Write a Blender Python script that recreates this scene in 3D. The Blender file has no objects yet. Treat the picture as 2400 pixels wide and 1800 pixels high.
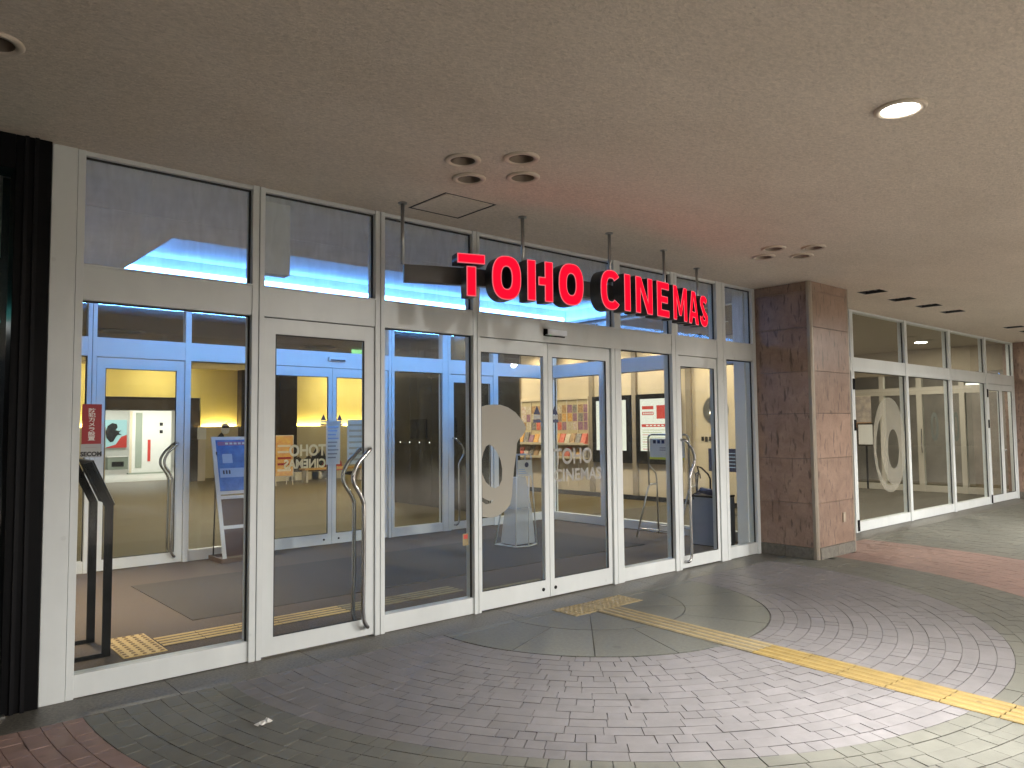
import bpy, bmesh, math, random
from mathutils import Vector, Matrix
random.seed(7)
PI = math.pi
S = bpy.context.scene
COL = S.collection

# ------------------------------------------------------------------ camera
YAW, PIT, ROL = 0.714199658, 0.0584838660, -0.00905799281
CAM_Y = -5.06397
H = 3.2531                      # height of the soffit over the pavement
fw = Vector((math.sin(YAW) * math.cos(PIT), math.cos(YAW) * math.cos(PIT), math.sin(PIT)))
r0 = Vector((math.cos(YAW), -math.sin(YAW), 0)); u0 = r0.cross(fw)
rr = r0 * math.cos(ROL) + u0 * math.sin(ROL); uu = -r0 * math.sin(ROL) + u0 * math.cos(ROL)
cd = bpy.data.cameras.new('camera'); cam = bpy.data.objects.new('camera', cd); COL.objects.link(cam)
cam.matrix_world = Matrix(((rr.x, uu.x, -fw.x, 0), (rr.y, uu.y, -fw.y, CAM_Y), (rr.z, uu.z, -fw.z, 1.55), (0, 0, 0, 1)))
cd.sensor_fit = 'HORIZONTAL'; cd.sensor_width = 36; cd.lens = 36 * 1770.908 / 2400
cd.clip_start = 0.05; cd.clip_end = 300
S.camera = cam

# ------------------------------------------------------------------ world: night sky, almost black
W = bpy.data.worlds.new('World'); S.world = W; W.use_nodes = True
wn = W.node_tree.nodes; sky = wn.new('ShaderNodeTexSky'); sky.sky_type = 'NISHITA'; sky.sun_disc = False
sky.sun_elevation = math.radians(-4); sky.sun_rotation = math.radians(200)
W.node_tree.links.new(sky.outputs[0], wn['Background'].inputs[0]); wn['Background'].inputs[1].default_value = 0.05
S.view_settings.view_transform = 'Standard'; S.view_settings.look = 'None'
S.view_settings.exposure = 0.1; S.view_settings.gamma = 1
S.cycles.transparent_max_bounces = 20; S.cycles.max_bounces = 6; S.cycles.diffuse_bounces = 4; S.cycles.glossy_bounces = 3; S.cycles.transmission_bounces = 2; S.cycles.use_adaptive_sampling = True; S.cycles.adaptive_threshold = 0.03
S.cycles.use_denoising = True; S.cycles.sample_clamp_indirect = 6; S.cycles.caustics_reflective = False; S.cycles.caustics_refractive = False

# lamps that light the whole place (fittings, where built, come further down)
def spot(loc, power, col, size=130, blend=0.7, rad=0.08, d=(0, 0, -1)):
    l = bpy.data.lights.new('lamp_light', 'SPOT'); l.energy = power; l.color = col
    l.spot_size = math.radians(size); l.spot_blend = blend; l.shadow_soft_size = rad
    o = bpy.data.objects.new('lamp_light', l); COL.objects.link(o); o.location = loc
    o.rotation_euler = Vector(d).to_track_quat('-Z', 'Y').to_euler(); return o
def area(loc, power, col, sx, sy, d=(0, 0, -1)):
    l = bpy.data.lights.new('lamp_light', 'AREA'); l.energy = power; l.color = col
    l.shape = 'RECTANGLE'; l.size = sx; l.size_y = sy
    o = bpy.data.objects.new('lamp_light', l); COL.objects.link(o); o.location = loc
    o.rotation_euler = Vector(d).to_track_quat('-Z', 'Y').to_euler(); return o
WARM = (1.0, 0.86, 0.66); NEUT = (1.0, 0.98, 0.945)
LIT = [(4.20, -3.435)]
spot((4.20, -3.435, H - 0.01), 1480, NEUT, 96, 1.0)         # the lit downlight in view: its beam
spot((4.20, -3.435, H - 0.012), 150, NEUT, 175, 0.25)        # and its spill
spot((12.6, -3.435, H - 0.01), 1350, NEUT, 110, 1.0)         # a further downlight, out of view to the right
spot((12.6, -3.435, H - 0.012), 280, NEUT, 175, 0.25)
for xx, pw_ in ((-4.2, 1400), (6.16, 2300), (11.87, 2600), (13.2, 1600), (17.2, 2600)):  # unseen lamps behind the camera, mostly added to brighten ceiling and frames
    spot((xx, -10.0, H - 0.012), pw_, NEUT, 175, 0.25)

# ------------------------------------------------------------------ materials
def lin(c):
    return tuple((x / 255 / 12.92 if x / 255 <= 0.04045 else ((x / 255 + 0.055) / 1.055) ** 2.4) for x in c)
MATS = {}
class N:
    def __init__(s, name):
        s.m = bpy.data.materials.new(name); s.m.use_nodes = True; s.t = s.m.node_tree; s.t.nodes.clear()
        s.out = s.t.nodes.new('ShaderNodeOutputMaterial'); MATS[name] = s.m
    def n(s, typ, **kw):
        x = s.t.nodes.new(typ)
        for k, v in kw.items():
            if k in x.inputs: x.inputs[k].default_value = v
            else: setattr(x, k, v)
        return x
    def l(s, a, b): s.t.links.new(a, b)
def rgba(c): return (c[0], c[1], c[2], 1)
def pbr(name, col, rough=0.5, metal=0, var=0.0, vscale=6, bump=0.0, bscale=60, bdist=0.004, spec=0.5, stretch=(1, 1, 1), col2=None, rvar=0.0, rand=0.0, detail=4, coat=0, stain=0.0, sscale=3.0):
    """base colour with procedural variation, fine relief and, for pieces, a tint of each piece's own"""
    k = N(name); b = k.n('ShaderNodeBsdfPrincipled'); k.l(b.outputs[0], k.out.inputs[0])
    b.inputs['Roughness'].default_value = rough; b.inputs['Metallic'].default_value = metal
    b.inputs['Specular IOR Level'].default_value = spec
    if coat: b.inputs['Coat Weight'].default_value = coat; b.inputs['Coat Roughness'].default_value = 0.08
    tc = k.n('ShaderNodeTexCoord'); mp = k.n('ShaderNodeMapping'); mp.inputs['Scale'].default_value = stretch
    gm = k.n('ShaderNodeNewGeometry'); k.l(gm.outputs['Position'], mp.inputs[0])
    c = None
    if var or col2:
        no = k.n('ShaderNodeTexNoise', Scale=vscale, Detail=detail, Roughness=0.65); k.l(mp.outputs[0], no.inputs['Vector'])
        ra = k.n('ShaderNodeValToRGB'); ra.color_ramp.elements[0].position = 0.32; ra.color_ramp.elements[1].position = 0.70
        a = tuple(x * (1 - var) for x in col); d = col2 if col2 else tuple(min(1, x * (1 + var)) for x in col)
        ra.color_ramp.elements[0].color = rgba(a); ra.color_ramp.elements[1].color = rgba(d)
        k.l(no.outputs[0], ra.inputs[0]); c = ra.outputs[0]
        if rvar:
            mr = k.n('ShaderNodeMapRange'); mr.inputs[3].default_value = rough - rvar; mr.inputs[4].default_value = rough + rvar
            k.l(no.outputs[0], mr.inputs[0]); k.l(mr.outputs[0], b.inputs['Roughness'])
    if rand:
        oi = k.n('ShaderNodeObjectInfo'); ad = k.n('ShaderNodeMath', operation='ADD'); fr = k.n('ShaderNodeMath', operation='FRACT')
        k.l(oi.outputs['Random'], ad.inputs[0]); k.l(gm.outputs['Random Per Island'], ad.inputs[1]); k.l(ad.outputs[0], fr.inputs[0])
        mr = k.n('ShaderNodeMapRange'); mr.inputs[3].default_value = 1 - rand; mr.inputs[4].default_value = 1 + rand; k.l(fr.outputs[0], mr.inputs[0])
        mx = k.n('ShaderNodeMix', data_type='RGBA', blend_type='MULTIPLY'); mx.inputs[0].default_value = 1
        if c: k.l(c, mx.inputs[6])
        else: mx.inputs[6].default_value = rgba(col)
        cb = k.n('ShaderNodeCombineColor'); [k.l(mr.outputs[0], cb.inputs[i]) for i in range(3)]
        k.l(cb.outputs[0], mx.inputs[7]); c = mx.outputs[2]
    if stain:
        v1 = k.n('ShaderNodeTexVoronoi', Scale=sscale); k.l(gm.outputs['Position'], v1.inputs['Vector'])
        q1 = k.n('ShaderNodeMapRange'); q1.inputs[1].default_value = 0.05; q1.inputs[2].default_value = 0.085; q1.inputs[3].default_value = 1 - stain; q1.inputs[4].default_value = 1.0; k.l(v1.outputs[0], q1.inputs[0])
        n9 = k.n('ShaderNodeTexNoise', Scale=0.9, Detail=6, Roughness=0.7); k.l(gm.outputs['Position'], n9.inputs['Vector'])
        q2 = k.n('ShaderNodeMapRange'); q2.inputs[1].default_value = 0.3; q2.inputs[2].default_value = 0.7; q2.inputs[3].default_value = 1 - stain * .55; q2.inputs[4].default_value = 1 + stain * .35; k.l(n9.outputs[0], q2.inputs[0])
        qm = k.n('ShaderNodeMath', operation='MULTIPLY'); k.l(q1.outputs[0], qm.inputs[0]); k.l(q2.outputs[0], qm.inputs[1])
        qc = k.n('ShaderNodeCombineColor'); [k.l(qm.outputs[0], qc.inputs[i]) for i in range(3)]
        qx = k.n('ShaderNodeMix', data_type='RGBA', blend_type='MULTIPLY'); qx.inputs[0].default_value = 1
        if c: k.l(c, qx.inputs[6])
        else: qx.inputs[6].default_value = rgba(col)
        k.l(qc.outputs[0], qx.inputs[7]); c = qx.outputs[2]
    if c: k.l(c, b.inputs['Base Color'])
    else: b.inputs['Base Color'].default_value = rgba(col)
    if bump:
        nb = k.n('ShaderNodeTexNoise', Scale=bscale, Detail=3, Roughness=0.6); k.l(mp.outputs[0], nb.inputs['Vector'])
        bp = k.n('ShaderNodeBump', Strength=bump, Distance=bdist); k.l(nb.outputs[0], bp.inputs['Height']); k.l(bp.outputs[0], b.inputs['Normal'])
    return k.m
def emit(name, col, s):
    k = N(name); e = k.n('ShaderNodeEmission', Strength=s); e.inputs[0].default_value = rgba(col); k.l(e.outputs[0], k.out.inputs[0]); return k.m
def glassmat(name, tint=(0.95, 0.97, 0.96), ior=1.52):
    k = N(name); tr = k.n('ShaderNodeBsdfTransparent'); tr.inputs[0].default_value = rgba(tint)
    gl = k.n('ShaderNodeBsdfGlossy', Roughness=0.0); fr = k.n('ShaderNodeFresnel', IOR=ior); ge = k.n('ShaderNodeNewGeometry')
    iv = k.n('ShaderNodeMath', operation='SUBTRACT'); iv.inputs[0].default_value = 1; k.l(ge.outputs['Backfacing'], iv.inputs[1])
    mu = k.n('ShaderNodeMath', operation='MULTIPLY'); k.l(fr.outputs[0], mu.inputs[0]); k.l(iv.outputs[0], mu.inputs[1])
    mx = k.n('ShaderNodeMixShader'); k.l(mu.outputs[0], mx.inputs[0]); k.l(tr.outputs[0], mx.inputs[1]); k.l(gl.outputs[0], mx.inputs[2])
    k.l(mx.outputs[0], k.out.inputs[0]); return k.m
def dustyglass(name, lo, hi, tint=(0.95, 0.97, 0.96), ior=1.40):
    """clear pane with a thin streaky film of dust"""
    k = N(name); tr = k.n('ShaderNodeBsdfTransparent'); tr.inputs[0].default_value = rgba(tint)
    gl = k.n('ShaderNodeBsdfGlossy', Roughness=0.0); fr = k.n('ShaderNodeFresnel', IOR=ior); ge = k.n('ShaderNodeNewGeometry')
    iv = k.n('ShaderNodeMath', operation='SUBTRACT'); iv.inputs[0].default_value = 1; k.l(ge.outputs['Backfacing'], iv.inputs[1])
    mu = k.n('ShaderNodeMath', operation='MULTIPLY'); k.l(fr.outputs[0], mu.inputs[0]); k.l(iv.outputs[0], mu.inputs[1])
    mx = k.n('ShaderNodeMixShader'); k.l(mu.outputs[0], mx.inputs[0]); k.l(tr.outputs[0], mx.inputs[1]); k.l(gl.outputs[0], mx.inputs[2])
    df = k.n('ShaderNodeBsdfDiffuse'); df.inputs[0].default_value = (.75, .75, .74, 1); tl = k.n('ShaderNodeBsdfTranslucent'); tl.inputs[0].default_value = (.75, .76, .78, 1)
    m1 = k.n('ShaderNodeMixShader'); m1.inputs[0].default_value = 0.5; k.l(df.outputs[0], m1.inputs[1]); k.l(tl.outputs[0], m1.inputs[2])
    mp = k.n('ShaderNodeMapping'); mp.inputs['Scale'].default_value = (9, 9, 2.2); mp.inputs['Rotation'].default_value = (0, 0.25, 0); k.l(ge.outputs['Position'], mp.inputs[0])
    no = k.n('ShaderNodeTexNoise', Scale=1.6, Detail=5, Roughness=0.65, Distortion=0.7); k.l(mp.outputs[0], no.inputs['Vector'])
    mr = k.n('ShaderNodeMapRange'); mr.inputs[1].default_value = 0.35; mr.inputs[2].default_value = 0.7; mr.inputs[3].default_value = lo; mr.inputs[4].default_value = hi; k.l(no.outputs[0], mr.inputs[0])
    m2 = k.n('ShaderNodeMixShader'); k.l(mr.outputs[0], m2.inputs[0]); k.l(mx.outputs[0], m2.inputs[1]); k.l(m1.outputs[0], m2.inputs[2]); k.l(m2.outputs[0], k.out.inputs[0]); return k.m
def filmmat(name, col, clear, back=0.4):
    k = N(name); tr = k.n('ShaderNodeBsdfTransparent'); df = k.n('ShaderNodeBsdfDiffuse'); df.inputs[0].default_value = rgba(col)
    tl = k.n('ShaderNodeBsdfTranslucent'); tl.inputs[0].default_value = rgba(col)
    m1 = k.n('ShaderNodeMixShader'); m1.inputs[0].default_value = back; k.l(df.outputs[0], m1.inputs[1]); k.l(tl.outputs[0], m1.inputs[2])
    m2 = k.n('ShaderNodeMixShader'); m2.inputs[0].default_value = clear; k.l(m1.outputs[0], m2.inputs[1]); k.l(tr.outputs[0], m2.inputs[2])
    k.l(m2.outputs[0], k.out.inputs[0]); return k.m

FRAME = pbr('white_frame_paint', (0.66, 0.69, 0.685), 0.38, var=0.05, vscale=3, stretch=(1, 1, 0.3), stain=0.10, sscale=5, rvar=0.08)
FRAMEI = pbr('white_inner_paint', (0.80, 0.81, 0.81), 0.4, var=0.03, vscale=3)
GAP = pbr('dark_gasket', (0.015, 0.015, 0.016), 0.6)
GLASS = dustyglass('clear_glass', 0.002, 0.016)
GLASSD = dustyglass('dusty_glass', 0.05, 0.15)
GLASSI = dustyglass('inner_transom_glass', 0.01, 0.04, ior=1.95)
GLASSH = dustyglass('hazy_glass', 0.02, 0.05)
CHROME = pbr('polished_steel', (0.5, 0.5, 0.5), 0.16, metal=1)
STEEL = pbr('brushed_steel', (0.42, 0.42, 0.41), 0.35, metal=1)
BLACK = pbr('black_paint', (0.003, 0.003, 0.0035), 0.5, spec=0.12)
BLACKS = pbr('satin_black_metal', (0.006, 0.006, 0.007), 0.45, spec=0.2)
DKMET = pbr('sign_dark_metal', (0.035, 0.037, 0.042), 0.4, var=0.1)
BAND = pbr('sign_band_metal', (0.10, 0.095, 0.09), 0.45, var=0.05)
STUCCO = None
def stucco():
    k = N('soffit_stucco'); b = k.n('ShaderNodeBsdfPrincipled', Roughness=0.9); k.l(b.outputs[0], k.out.inputs[0])
    b.inputs['Specular IOR Level'].default_value = 0.1
    g = k.n('ShaderNodeNewGeometry')
    n1 = k.n('ShaderNodeTexNoise', Scale=0.6, Detail=5, Roughness=0.6); n2 = k.n('ShaderNodeTexNoise', Scale=34, Detail=5, Roughness=0.75, Distortion=0.5)
    vo = k.n('ShaderNodeTexVoronoi', Scale=13); vo.inputs['Randomness'].default_value = 1
    mp = k.n('ShaderNodeMapping'); mp.inputs['Rotation'].default_value = (0, 0, 0.7); mp.inputs['Scale'].default_value = (1, 1.9, 1); k.l(g.outputs['Position'], mp.inputs[0])
    for x in (n1, n2, vo): k.l(mp.outputs[0], x.inputs['Vector'])
    r1 = k.n('ShaderNodeValToRGB'); r1.color_ramp.elements[0].color = (0.73, 0.645, 0.55, 1); r1.color_ramp.elements[1].color = (0.81, 0.72, 0.62, 1)
    r1.color_ramp.elements[0].position = 0.35; r1.color_ramp.elements[1].position = 0.65
    k.l(n1.outputs[0], r1.inputs[0])
    r2 = k.n('ShaderNodeValToRGB'); r2.color_ramp.elements[0].color = (0.42, 0.38, 0.32, 1); r2.color_ramp.elements[1].color = (1, 1, 1, 1)
    r2.color_ramp.elements[0].position = 0.04; r2.color_ramp.elements[1].position = 0.16
    n3 = k.n('ShaderNodeTexNoise', Scale=2.3, Detail=2); k.l(g.outputs['Position'], n3.inputs['Vector'])
    r3 = k.n('ShaderNodeMapRange'); r3.inputs[1].default_value = 0.5; r3.inputs[2].default_value = 0.72; r3.inputs[3].default_value = 0; r3.inputs[4].default_value = 0.6
    k.l(n3.outputs[0], r3.inputs[0]); k.l(vo.outputs[0], r2.inputs[0])
    mx = k.n('ShaderNodeMix', data_type='RGBA', blend_type='MULTIPLY'); k.l(r3.outputs[0], mx.inputs[0]); k.l(r1.outputs[0], mx.inputs[6]); k.l(r2.outputs[0], mx.inputs[7])
    r4 = k.n('ShaderNodeMapRange'); r4.inputs[1].default_value = 0.3; r4.inputs[2].default_value = 0.7; r4.inputs[3].default_value = 0.76; r4.inputs[4].default_value = 1.12; k.l(n2.outputs[0], r4.inputs[0])
    c4 = k.n('ShaderNodeCombineColor'); [k.l(r4.outputs[0], c4.inputs[i]) for i in range(3)]
    m4 = k.n('ShaderNodeMix', data_type='RGBA', blend_type='MULTIPLY'); m4.inputs[0].default_value = 1; k.l(mx.outputs[2], m4.inputs[6]); k.l(c4.outputs[0], m4.inputs[7])
    k.l(m4.outputs[2], b.inputs['Base Color'])
    bp = k.n('ShaderNodeBump', Strength=0.8, Distance=0.016); k.l(n2.outputs[0], bp.inputs['Height']); k.l(bp.outputs[0], b.inputs['Normal'])
    return k.m
STUCCO = stucco()
VCEIL = pbr('vestibule_plaster', (0.78, 0.78, 0.79), 0.85, var=0.06, vscale=5, bump=0.25, bscale=50)
COVE = pbr('cove_white', (0.75, 0.76, 0.78), 0.7)
JOINT = pbr('paver_joint_sand', (0.03, 0.028, 0.027), 0.95, col2=(0.14, 0.135, 0.125), vscale=1.7, bump=0.4, bscale=200)
MAUVE = pbr('mauve_paver', (0.168, 0.159, 0.16), 0.62, var=0.13, vscale=9, bump=0.35, bscale=160, bdist=0.003, rand=0.06, rvar=0.12, detail=6, stain=0.30, sscale=2.6)
OLIVE = pbr('olive_grey_paver', (0.128, 0.127, 0.106), 0.62, var=0.14, vscale=9, bump=0.35, bscale=160, bdist=0.003, rand=0.06, rvar=0.12, detail=6, stain=0.30, sscale=2.6)
PINK = pbr('pink_paver', (0.245, 0.16, 0.135), 0.62, var=0.13, vscale=9, bump=0.35, bscale=160, bdist=0.003, rand=0.06, rvar=0.12, detail=6, stain=0.30, sscale=2.6)
SLABM = pbr('grey_green_granite_slab', (0.115, 0.116, 0.1), 0.5, var=0.30, vscale=38, bump=0.15, bscale=200, rand=0.07, rvar=0.1, stain=0.30, sscale=2.2)
GRANITE = pbr('speckled_granite_kerb', (0.04, 0.037, 0.031), 0.45, col2=(0.16, 0.148, 0.122), vscale=55, bump=0.2, bscale=220, rand=0.06)
YTAC = pbr('yellow_tactile_tile', (0.27, 0.19, 0.06), 0.6, var=0.14, vscale=9, bump=0.2, bscale=150, rand=0.06, stain=0.35, sscale=4)
FBASE = pbr('faded_tile_base', (0.17, 0.145, 0.095), 0.65, var=0.15, vscale=12)
YBASE = pbr('yellow_tile_base', (0.21, 0.145, 0.045), 0.65, var=0.14, vscale=9, rand=0.06)
FTAC = pbr('faded_tactile_tile', (0.3, 0.235, 0.12), 0.6, var=0.16, vscale=12, bump=0.2, bscale=150, rand=0.05)
ITAC = pbr('ochre_tactile_tile', (0.62, 0.42, 0.16), 0.6, var=0.08, vscale=12)
CARPET = pbr('vestibule_carpet', (0.135, 0.1, 0.075), 0.95, var=0.25, vscale=60, bump=0.6, bscale=300)
MATM = pbr('entrance_mat', (0.085, 0.07, 0.056), 0.95, var=0.2, vscale=90, bump=0.6, bscale=300)
LOBBYC = pbr('lobby_carpet', (0.088, 0.06, 0.008), 0.6, var=0.35, vscale=14, bump=0.4, bscale=200, stretch=(1, 2.5, 1))
def stone():
    k = N('brown_granite_cladding'); b = k.n('ShaderNodeBsdfPrincipled', Roughness=0.36); k.l(b.outputs[0], k.out.inputs[0])
    g = k.n('ShaderNodeNewGeometry'); sx = k.n('ShaderNodeSeparateXYZ'); k.l(g.outputs['Position'], sx.inputs[0])
    u = k.n('ShaderNodeMath', operation='ADD'); k.l(sx.outputs[0], u.inputs[0]); k.l(sx.outputs[1], u.inputs[1])
    cb = k.n('ShaderNodeCombineXYZ'); k.l(u.outputs[0], cb.inputs[0]); k.l(sx.outputs[2], cb.inputs[1])
    mp = k.n('ShaderNodeMapping'); mp.inputs['Rotation'].default_value = (0, 0, math.radians(-28)); mp.inputs['Scale'].default_value = (26, 5.5, 1); k.l(cb.outputs[0], mp.inputs[0])
    n3 = k.n('ShaderNodeTexNoise', Scale=1.0, Detail=3, Roughness=0.5, Distortion=0.5); k.l(mp.outputs[0], n3.inputs['Vector'])
    n1 = k.n('ShaderNodeTexNoise', Scale=5, Detail=6, Roughness=0.7, Distortion=0.5); k.l(g.outputs['Position'], n1.inputs['Vector'])
    n2 = k.n('ShaderNodeTexNoise', Scale=110, Detail=3); k.l(g.outputs['Position'], n2.inputs['Vector'])
    ra = k.n('ShaderNodeValToRGB'); e = ra.color_ramp.elements
    e[0].position = 0.30; e[0].color = (0.19, 0.122, 0.09, 1); e[1].position = 0.72; e[1].color = (0.32, 0.222, 0.168, 1)
    k.l(n1.outputs[0], ra.inputs[0])
    r2 = k.n('ShaderNodeMapRange'); r2.inputs[3].default_value = 0.78; r2.inputs[4].default_value = 1.2; k.l(n2.outputs[0], r2.inputs[0])
    r3 = k.n('ShaderNodeMapRange'); r3.inputs[1].default_value = 0.57; r3.inputs[2].default_value = 0.67; r3.inputs[3].default_value = 1.0; r3.inputs[4].default_value = 0.45; k.l(n3.outputs[0], r3.inputs[0])
    mu = k.n('ShaderNodeMath', operation='MULTIPLY'); k.l(r2.outputs[0], mu.inputs[0]); k.l(r3.outputs[0], mu.inputs[1])
    cc = k.n('ShaderNodeCombineColor'); [k.l(mu.outputs[0], cc.inputs[i]) for i in range(3)]
    mx = k.n('ShaderNodeMix', data_type='RGBA', blend_type='MULTIPLY'); mx.inputs[0].default_value = 1
    k.l(ra.outputs[0], mx.inputs[6]); k.l(cc.outputs[0], mx.inputs[7])
    oi = k.n('ShaderNodeObjectInfo'); ro = k.n('ShaderNodeMapRange'); ro.inputs[3].default_value = 0.88; ro.inputs[4].default_value = 1.1; k.l(oi.outputs['Random'], ro.inputs[0])
    co = k.n('ShaderNodeCombineColor'); [k.l(ro.outputs[0], co.inputs[i]) for i in range(3)]
    m2 = k.n('ShaderNodeMix', data_type='RGBA', blend_type='MULTIPLY'); m2.inputs[0].default_value = 1; k.l(mx.outputs[2], m2.inputs[6]); k.l(co.outputs[0], m2.inputs[7])
    k.l(m2.outputs[2], b.inputs['Base Color'])
    bp = k.n('ShaderNodeBump', Strength=0.25, Distance=0.004); k.l(r3.outputs[0], bp.inputs['Height']); k.l(bp.outputs[0], b.inputs['Normal'])
    return k.m
STONE = stone()
PLINTH = pbr('grey_plinth_stone', (0.13, 0.12, 0.1), 0.6, var=0.3, vscale=25)
RED = emit('red_letter_face', (1.0, 0.003, 0.017), 1.8)
RIM = emit('pink_letter_rim', (0.90, 0.20, 0.24), 0.7)
LEDB = emit('blue_white_led', (0.11, 0.37, 1.0), 40)
LEDN = emit('blue_white_led_bright', (0.13, 0.42, 1.0), 130)
LAMPON = emit('lamp_glow', (1.0, 0.95, 0.86), 40)
FROST = filmmat('frosted_film', (0.56, 0.53, 0.46), 0.04)
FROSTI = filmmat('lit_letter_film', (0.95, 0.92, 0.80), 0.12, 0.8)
PAPERT = filmmat('thin_paper', (0.88, 0.88, 0.86), 0.0, 0.5)
FROSTT = filmmat('frosted_letter_film', (0.62, 0.60, 0.55), 0.35)
YELLOW = pbr('yellow_wall_paint', (0.8, 0.645, 0.225), 0.7, var=0.03, vscale=2)
BEIGE = pbr('beige_wall_paint', (0.58, 0.48, 0.30), 0.7, var=0.04, vscale=2)
CREAM = pbr('cream_wall_panel', (0.66, 0.56, 0.42), 0.65, var=0.04, vscale=2)
PILAST = pbr('taupe_pilaster', (0.30, 0.25, 0.19), 0.6, var=0.05)
DBROWN = pbr('dark_brown_panel', (0.035, 0.024, 0.016), 0.4, var=0.15, vscale=3)
KIOSK = pbr('kiosk_dark_panel', (0.028, 0.024, 0.018), 0.3, var=0.2, vscale=4)
LCEIL = pbr('lobby_ceiling_paint', (0.30, 0.25, 0.17), 0.8, var=0.05)
WHITEP = pbr('white_board', (0.75, 0.74, 0.70), 0.5, var=0.03)
LTILE = pbr('corridor_tile', (0.40, 0.38, 0.34), 0.35, var=0.1, vscale=3)
GREYB = pbr('grey_green_board', (0.32, 0.36, 0.30), 0.6)
SKYB = pbr('pale_blue_print', (0.42, 0.70, 0.75), 0.5)
REDP = pbr('red_print', (0.55, 0.05, 0.04), 0.5)
CRIM = pbr('crimson_sticker', (0.28, 0.008, 0.014), 0.4)
WHITEI = pbr('white_ink', (0.72, 0.70, 0.66), 0.5)
GREYST = pbr('grey_sticker', (0.36, 0.37, 0.36), 0.5)
BLACKI = pbr('black_ink', (0.01, 0.01, 0.012), 0.5)
NAVY = pbr('navy_print', (0.012, 0.018, 0.07), 0.45)
BLUEP = pbr('blue_poster_print', (0.10, 0.26, 0.62), 0.4, col2=(0.03, 0.10, 0.36), vscale=9)
LBLUE = pbr('light_blue_print', (0.38, 0.52, 0.78), 0.4)
PURP = pbr('plum_print', (0.30, 0.12, 0.24), 0.4)
BROWNB = pbr('brown_board', (0.085, 0.045, 0.035), 0.5, var=0.15)
WOODT = pbr('brown_wood_tray', (0.14, 0.085, 0.06), 0.5, var=0.2, vscale=12)
WSTEEL = pbr('white_tube', (0.70, 0.71, 0.72), 0.3)
BAGM = filmmat('clear_plastic_bag', (0.85, 0.90, 0.96), 0.5, 0.5)
BINM = pbr('grey_blue_bin', (0.16, 0.20, 0.26), 0.3, var=0.05)
YELP = pbr('yellow_print', (0.75, 0.72, 0.05), 0.5)
SENS = pbr('sensor_housing', (0.80, 0.84, 0.9), 0.3)
POSTERL = emit('lit_poster_paper', (1.0, 0.95, 0.80), 1.0)
POSTERR = emit('lit_poster_red', (0.75, 0.10, 0.07), 0.9)
POSTERG = emit('lit_poster_olive', (0.62, 0.60, 0.30), 0.9)
CURT = pbr('pale_curtain', (0.52, 0.49, 0.46), 0.8, var=0.08, vscale=8, stretch=(6, 1, 0.3))
TEAL = emit('teal_lamp', (0.10, 0.75, 0.70), 1.3)
WLAMP = emit('white_lamp', (1, 1, 1), 3)
YSTRIP = emit('warm_ledge_strip', (1.0, 0.78, 0.34), 250)
EXITG = emit('green_exit_face', (0.35, 0.85, 0.35), 1.2)
DOT = emit('tiny_white_lamp', (1, 0.95, 0.85), 3)  # glow for dots that imitate reflected lights
LEAF = [pbr('leaflet_' + n, c, 0.5, col2=d, vscale=22, detail=2) for n, c, d in (
    ('orange', (0.62, 0.26, 0.05), (0.72, 0.50, 0.20)), ('tan', (0.55, 0.36, 0.18), (0.25, 0.14, 0.08)), ('grey', (0.38, 0.34, 0.30), (0.12, 0.11, 0.11)),
    ('cream', (0.68, 0.60, 0.48), (0.45, 0.36, 0.26)), ('red', (0.62, 0.08, 0.05), (0.70, 0.25, 0.18)), ('brown', (0.22, 0.14, 0.10), (0.50, 0.40, 0.28)),
    ('white', (0.72, 0.68, 0.60), (0.50, 0.30, 0.25)), ('violet', (0.20, 0.10, 0.18), (0.45, 0.25, 0.30)))]

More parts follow.
